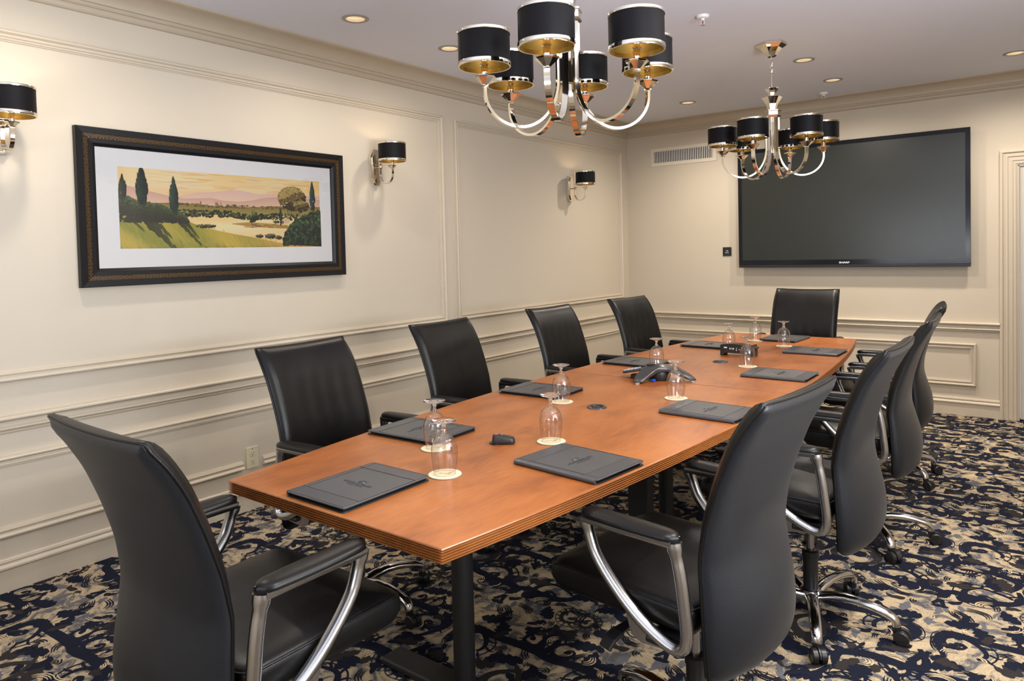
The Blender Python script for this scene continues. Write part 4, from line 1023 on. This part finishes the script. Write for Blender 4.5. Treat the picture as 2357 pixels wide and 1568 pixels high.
# ------------------------------------------------------------------ lamps
def shade_set(parent, x, y, z, r=.09, h=.12, bm='bulb'):
    """drum shade with metal rims and its candle and bulb; z = underside"""
    b = B().use('shade'); b.lathe([(r, z+.014), (r, z+h-.012)], 48, (x, y, 0)) if False else None
    b = B(); b.lathe([(r, z+.004), (r, z+h-.004), (r-.0015, z+h-.004), (r-.0015, z+.004)], 48, (x, y, 0), close=True); sh = b.build('lamp_shade', 'shade', parent, smooth=True, ang=40)
    b = B(); b.lathe([(r-.0017, z+.004), (r-.0017, z+h-.004), (r-.003, z+h-.004), (r-.003, z+.004)], 48, (x, y, 0), close=True); b.build('gold_lining', 'gold', sh, smooth=True, ang=40)
    for za, zb in ((z, z+.014), (z+h-.010, z+h)):
        b = B(); b.lathe([(r+.0022, za), (r+.0028, (za+zb)/2), (r+.0022, zb), (r-.004, zb), (r-.004, za)], 48, (x, y, 0), close=True); b.build('shade_rim', 'nickel', sh, smooth=True, ang=30)
    b = B()
    for k in range(3): a = 2*PI*k/3; b.tube([(x, y, z+.05), (x+(r-.004)*math.cos(a), y+(r-.004)*math.sin(a), z+.05)], .0012, 5)
    b.lathe([(.016, z+.049), (.016, z+.052), (.011, z+.052), (.011, z+.049)], 16, (x, y, 0), close=True); b.build('shade_spider', 'nickel', sh)
    b = B(); b.lathe([(.0015, z+.052), (.009, z+.058), (.013, z+.068), (.011, z+.082), (.004, z+.094), (.0005, z+.098)], 14, (x, y, 0)); b.build('bulb', bm, sh, smooth=True)
    return sh
def hexlathe(b, prof, c=(0, 0, 0), n=6, turn=0):
    rings = [[(c[0]+r*math.cos(2*PI*k/n+turn), c[1]+r*math.sin(2*PI*k/n+turn), c[2]+z) for k in range(n)] for r, z in prof]; b.loft(rings)
def u_arm(r0, r1, ztop, zu, zbot, zend, n=26):
    p = [(r0, ztop), (r0, (ztop+zu)/2), (r0, zu)]
    for k in range(1, 25): a = PI/2*k/24; p.append((r0+(r1-r0)*.52*(1-math.cos(a)), zu-(zu-zbot)*math.sin(a)))
    xm = r0+(r1-r0)*.52
    for k in range(1, 25): a = PI/2*k/24; p.append((xm+(r1-xm)*math.sin(a), zbot+(zend-.02-zbot)*(1-math.cos(a))))
    p.append((r1, zend)); return p
def make_chandelier():
    t = thing('chandelier', 'x', 'chandelier', group='six-shade nickel chandeliers')
    R = .302
    b = B(); hexlathe(b, [(.094, ZC-.0005), (.094, ZC-.012), (.088, ZC-.016), (.066, ZC-.030), (.046, ZC-.052), (.034, ZC-.074), (.026, ZC-.080), (.008, ZC-.080)]); b.build('canopy', 'nickel', t)
    # chain
    b = B(); z = ZC-.078
    for k in range(5):
        c = z-.012-k*.021; pts = [(.0075*math.cos(a), 0, c+.014*math.sin(a)) if k % 2 == 0 else (0, .0075*math.cos(a), c+.014*math.sin(a)) for a in [2*PI*i/14 for i in range(14)]]
        b.tube(pts, .0022, 6, up=(0, 1, 0) if k % 2 == 0 else (1, 0, 0), closed=True)
    b.build('chain', 'nickel', t, smooth=True, ang=180)
    b = B(); b.lathe([(.006, 2.39), (.006, 2.488), (.010, 2.490), (.010, 2.494), (.004, 2.498)], 16); b.build('rod', 'nickel', t, smooth=True, ang=40)
    b = B(); hexlathe(b, [(.040, 2.398), (.044, 2.394), (.024, 2.370), (.020, 2.350), (.058, 2.346), (.063, 2.340), (.036, 2.298), (.026, 2.262), (.028, 2.258)]); b.build('crown_vase', 'nickel', t)
    b = B(); hexlathe(b, [(.058, 2.258), (.058, 2.252), (.054, 2.250), (.054, 2.226), (.056, 2.224), (.052, 2.220), (.044, 2.212)]); b.build('collar', 'nickel', t)
    for k in range(6):
        a = PI/3*k; ca, sa = math.cos(a), math.sin(a)
        P = [(r*ca, r*sa, z) for r, z in u_arm(.038, R, 2.214, 2.02, 1.845, 1.985)]
        sec = [(-.0046, -.0105), (.0046, -.0105), (.0046, .0105), (-.0046, .0105)]
        b = B(); b.sweep(P, sec, up=(-sa, ca, 0))
        arm = b.build('arm', 'nickel', t, smooth=True, ang=50)
        b = B(); x, y = R*ca, R*sa; hexlathe(b, [(.012, 1.982), (.014, 1.986), (.012, 1.990), (.036, 2.012), (.040, 2.015), (.038, 2.018), (.012, 2.018)], (x, y, 0), 8, a); b.build('cup', 'nickel', arm)
        b = B(); b.lathe([(.0125, 2.016), (.0125, 2.052), (.016, 2.056), (.016, 2.060), (.0125, 2.062), (.0125, 2.086)], 20, (x, y, 0)); b.build('candle_socket', 'nickel', arm, smooth=True, ang=30)
        shade_set(t, x, y, 2.050)
    return t
CN = make_chandelier()
relabel(CN, 'nickel chandelier with six black drum shades, the nearer one over the table', (2.195, -4.581, 0), 5.059)
relabel(copy_tree(CN), 'nickel chandelier with six black drum shades, the farther one before the television', (2.150, -2.123, 0), 4.642)
def make_sconce():
    t = thing('wall_sconce', 'x', 'wall lamp', group='nickel wall sconces with black shades')
    pts = [(-.022, -.118), (.022, -.118), (.047, -.072), (.047, .072), (.022, .118), (-.022, .118), (-.047, .072), (-.047, -.072)]
    b = B(); b.prism(pts, .0005, .026, lambda y, z, x: (x, y, z)); b.prism([(y*.8, z*.88) for y, z in pts], .024, .034, lambda y, z, x: (x, y, z)); b.build('back_plate', 'nickel', t, bevel=.002)
    b = B(); b.tube([(.030, 0, 0), (.068, 0, 0)], .006, 10); b.lathe([(.0, .066), (.012, .068), (.012, .076), (0, .082)], 16, (0, 0, 0), 'x'); b.build('stub', 'nickel', t, smooth=True, ang=40)
    P = [(x, 0, z) for x, z in [(.062, .150), (.062, .05), (.062, -.04)]]
    for k in range(1, 33): a = PI*k/32; P.append((.062+.058*(1-math.cos(a)), 0, -.05-.062*math.sin(a)))
    P.append((.178, 0, -.018))
    b = B(); b.sweep(P, [(-.0035, -.008), (.0035, -.008), (.0035, .008), (-.0035, .008)], up=(0, 1, 0)); ar = b.build('arm', 'nickel', t, smooth=True, ang=50)
    b = B(); hexlathe(b, [(.010, -.020), (.012, -.016), (.028, -.002), (.030, .001), (.010, .002)], (.178, 0, 0), 8); b.build('cup', 'nickel', ar)
    b = B(); b.lathe([(.011, .001), (.011, .036), (.014, .040), (.011, .044), (.011, .07)], 18, (.178, 0, 0)); b.build('candle_socket', 'nickel', ar, smooth=True, ang=30)
    shade_set(t, .178, 0, .026, .088, .120, 'bulb_wall')
    return t
SC = make_sconce()
for i, (y, z, lab) in enumerate(((-5.650, 1.988, 'nickel wall sconce cut by the left edge of the photo'), (-3.530, 1.982, 'nickel wall sconce with black shade just right of the framed landscape'), (-1.140, 1.975, 'nickel wall sconce with black shade farthest along the left wall'))):
    c = SC if i == 0 else copy_tree(SC); relabel(c, lab, (0, y, z), 0)

def make_downlight():
    t = thing('recessed_downlight', 'x', 'ceiling light', group='recessed ceiling downlights')
    b = B(); b.lathe([(.050, ZC-.001), (.052, ZC-.005), (.060, ZC-.006), (.070, ZC-.003), (.071, ZC-.0002)], 36); b.build('trim_ring', 'trimring', t, smooth=True, ang=180)
    b = B(); b.lathe([(.0515, ZC-.002), (.048, ZC+.02), (.034, ZC+.05), (.012, ZC+.06)], 36); b.build('reflector', 'reflector', t, smooth=True, ang=180, recalc=False)
    b = B(); b.lathe([(0, ZC+.010), (.009, ZC+.014), (.011, ZC+.03), (.008, ZC+.05), (0, ZC+.052)], 16); b.build('lamp', 'dbulb', t, smooth=True)
    return t
DL = make_downlight()
DLAB = ['nearest visible downlight in the ceiling above the framed landscape', 'downlight left of the near chandelier shades', 'downlight in the ceiling near the far left corner', 'downlight to the right of the far chandelier canopy',
        'downlight nearest the sprinkler by the back wall', 'downlight at the right edge of the photo', None, None, None, None]
for i, (x, y) in enumerate(DOWN):
    if DLAB[i] is None:
        continue
    c = DL if i == 0 else copy_tree(DL); relabel(c, DLAB[i], (x, y, 0))
def make_sprinkler():
    t = thing('sprinkler_head', 'x', 'sprinkler', group='ceiling fire sprinklers')
    b = B(); b.lathe([(.036, ZC-.0005), (.036, ZC-.004), (.030, ZC-.014), (.020, ZC-.017), (.010, ZC-.017)], 28); b.build('escutcheon', 'white', t, smooth=True, ang=40)
    b = B(); b.lathe([(.010, ZC-.016), (.010, ZC-.026), (.005, ZC-.028)], 16)
    for s in (-1, 1): b.tube([(s*.009, 0, ZC-.026), (s*.010, 0, ZC-.040), (s*.003, 0, ZC-.052)], .0018, 6)
    b.build('yoke', 'white', t)
    b = B(); b.lathe([(.0022, ZC-.028), (.0022, ZC-.048)], 10); b.build('glass_bulb', 'red', t)
    b = B(); b.lathe([(.003, ZC-.050), (.014, ZC-.053), (.014, ZC-.0545), (.002, ZC-.0555)], 20); b.build('deflector', 'gas', t)
    return t
SP = make_sprinkler()
relabel(SP, 'white sprinkler head hanging between the two chandeliers', (2.038, -2.950, 0))
relabel(copy_tree(SP), 'white sprinkler head by the back wall cornice', (2.032, -.345, 0))
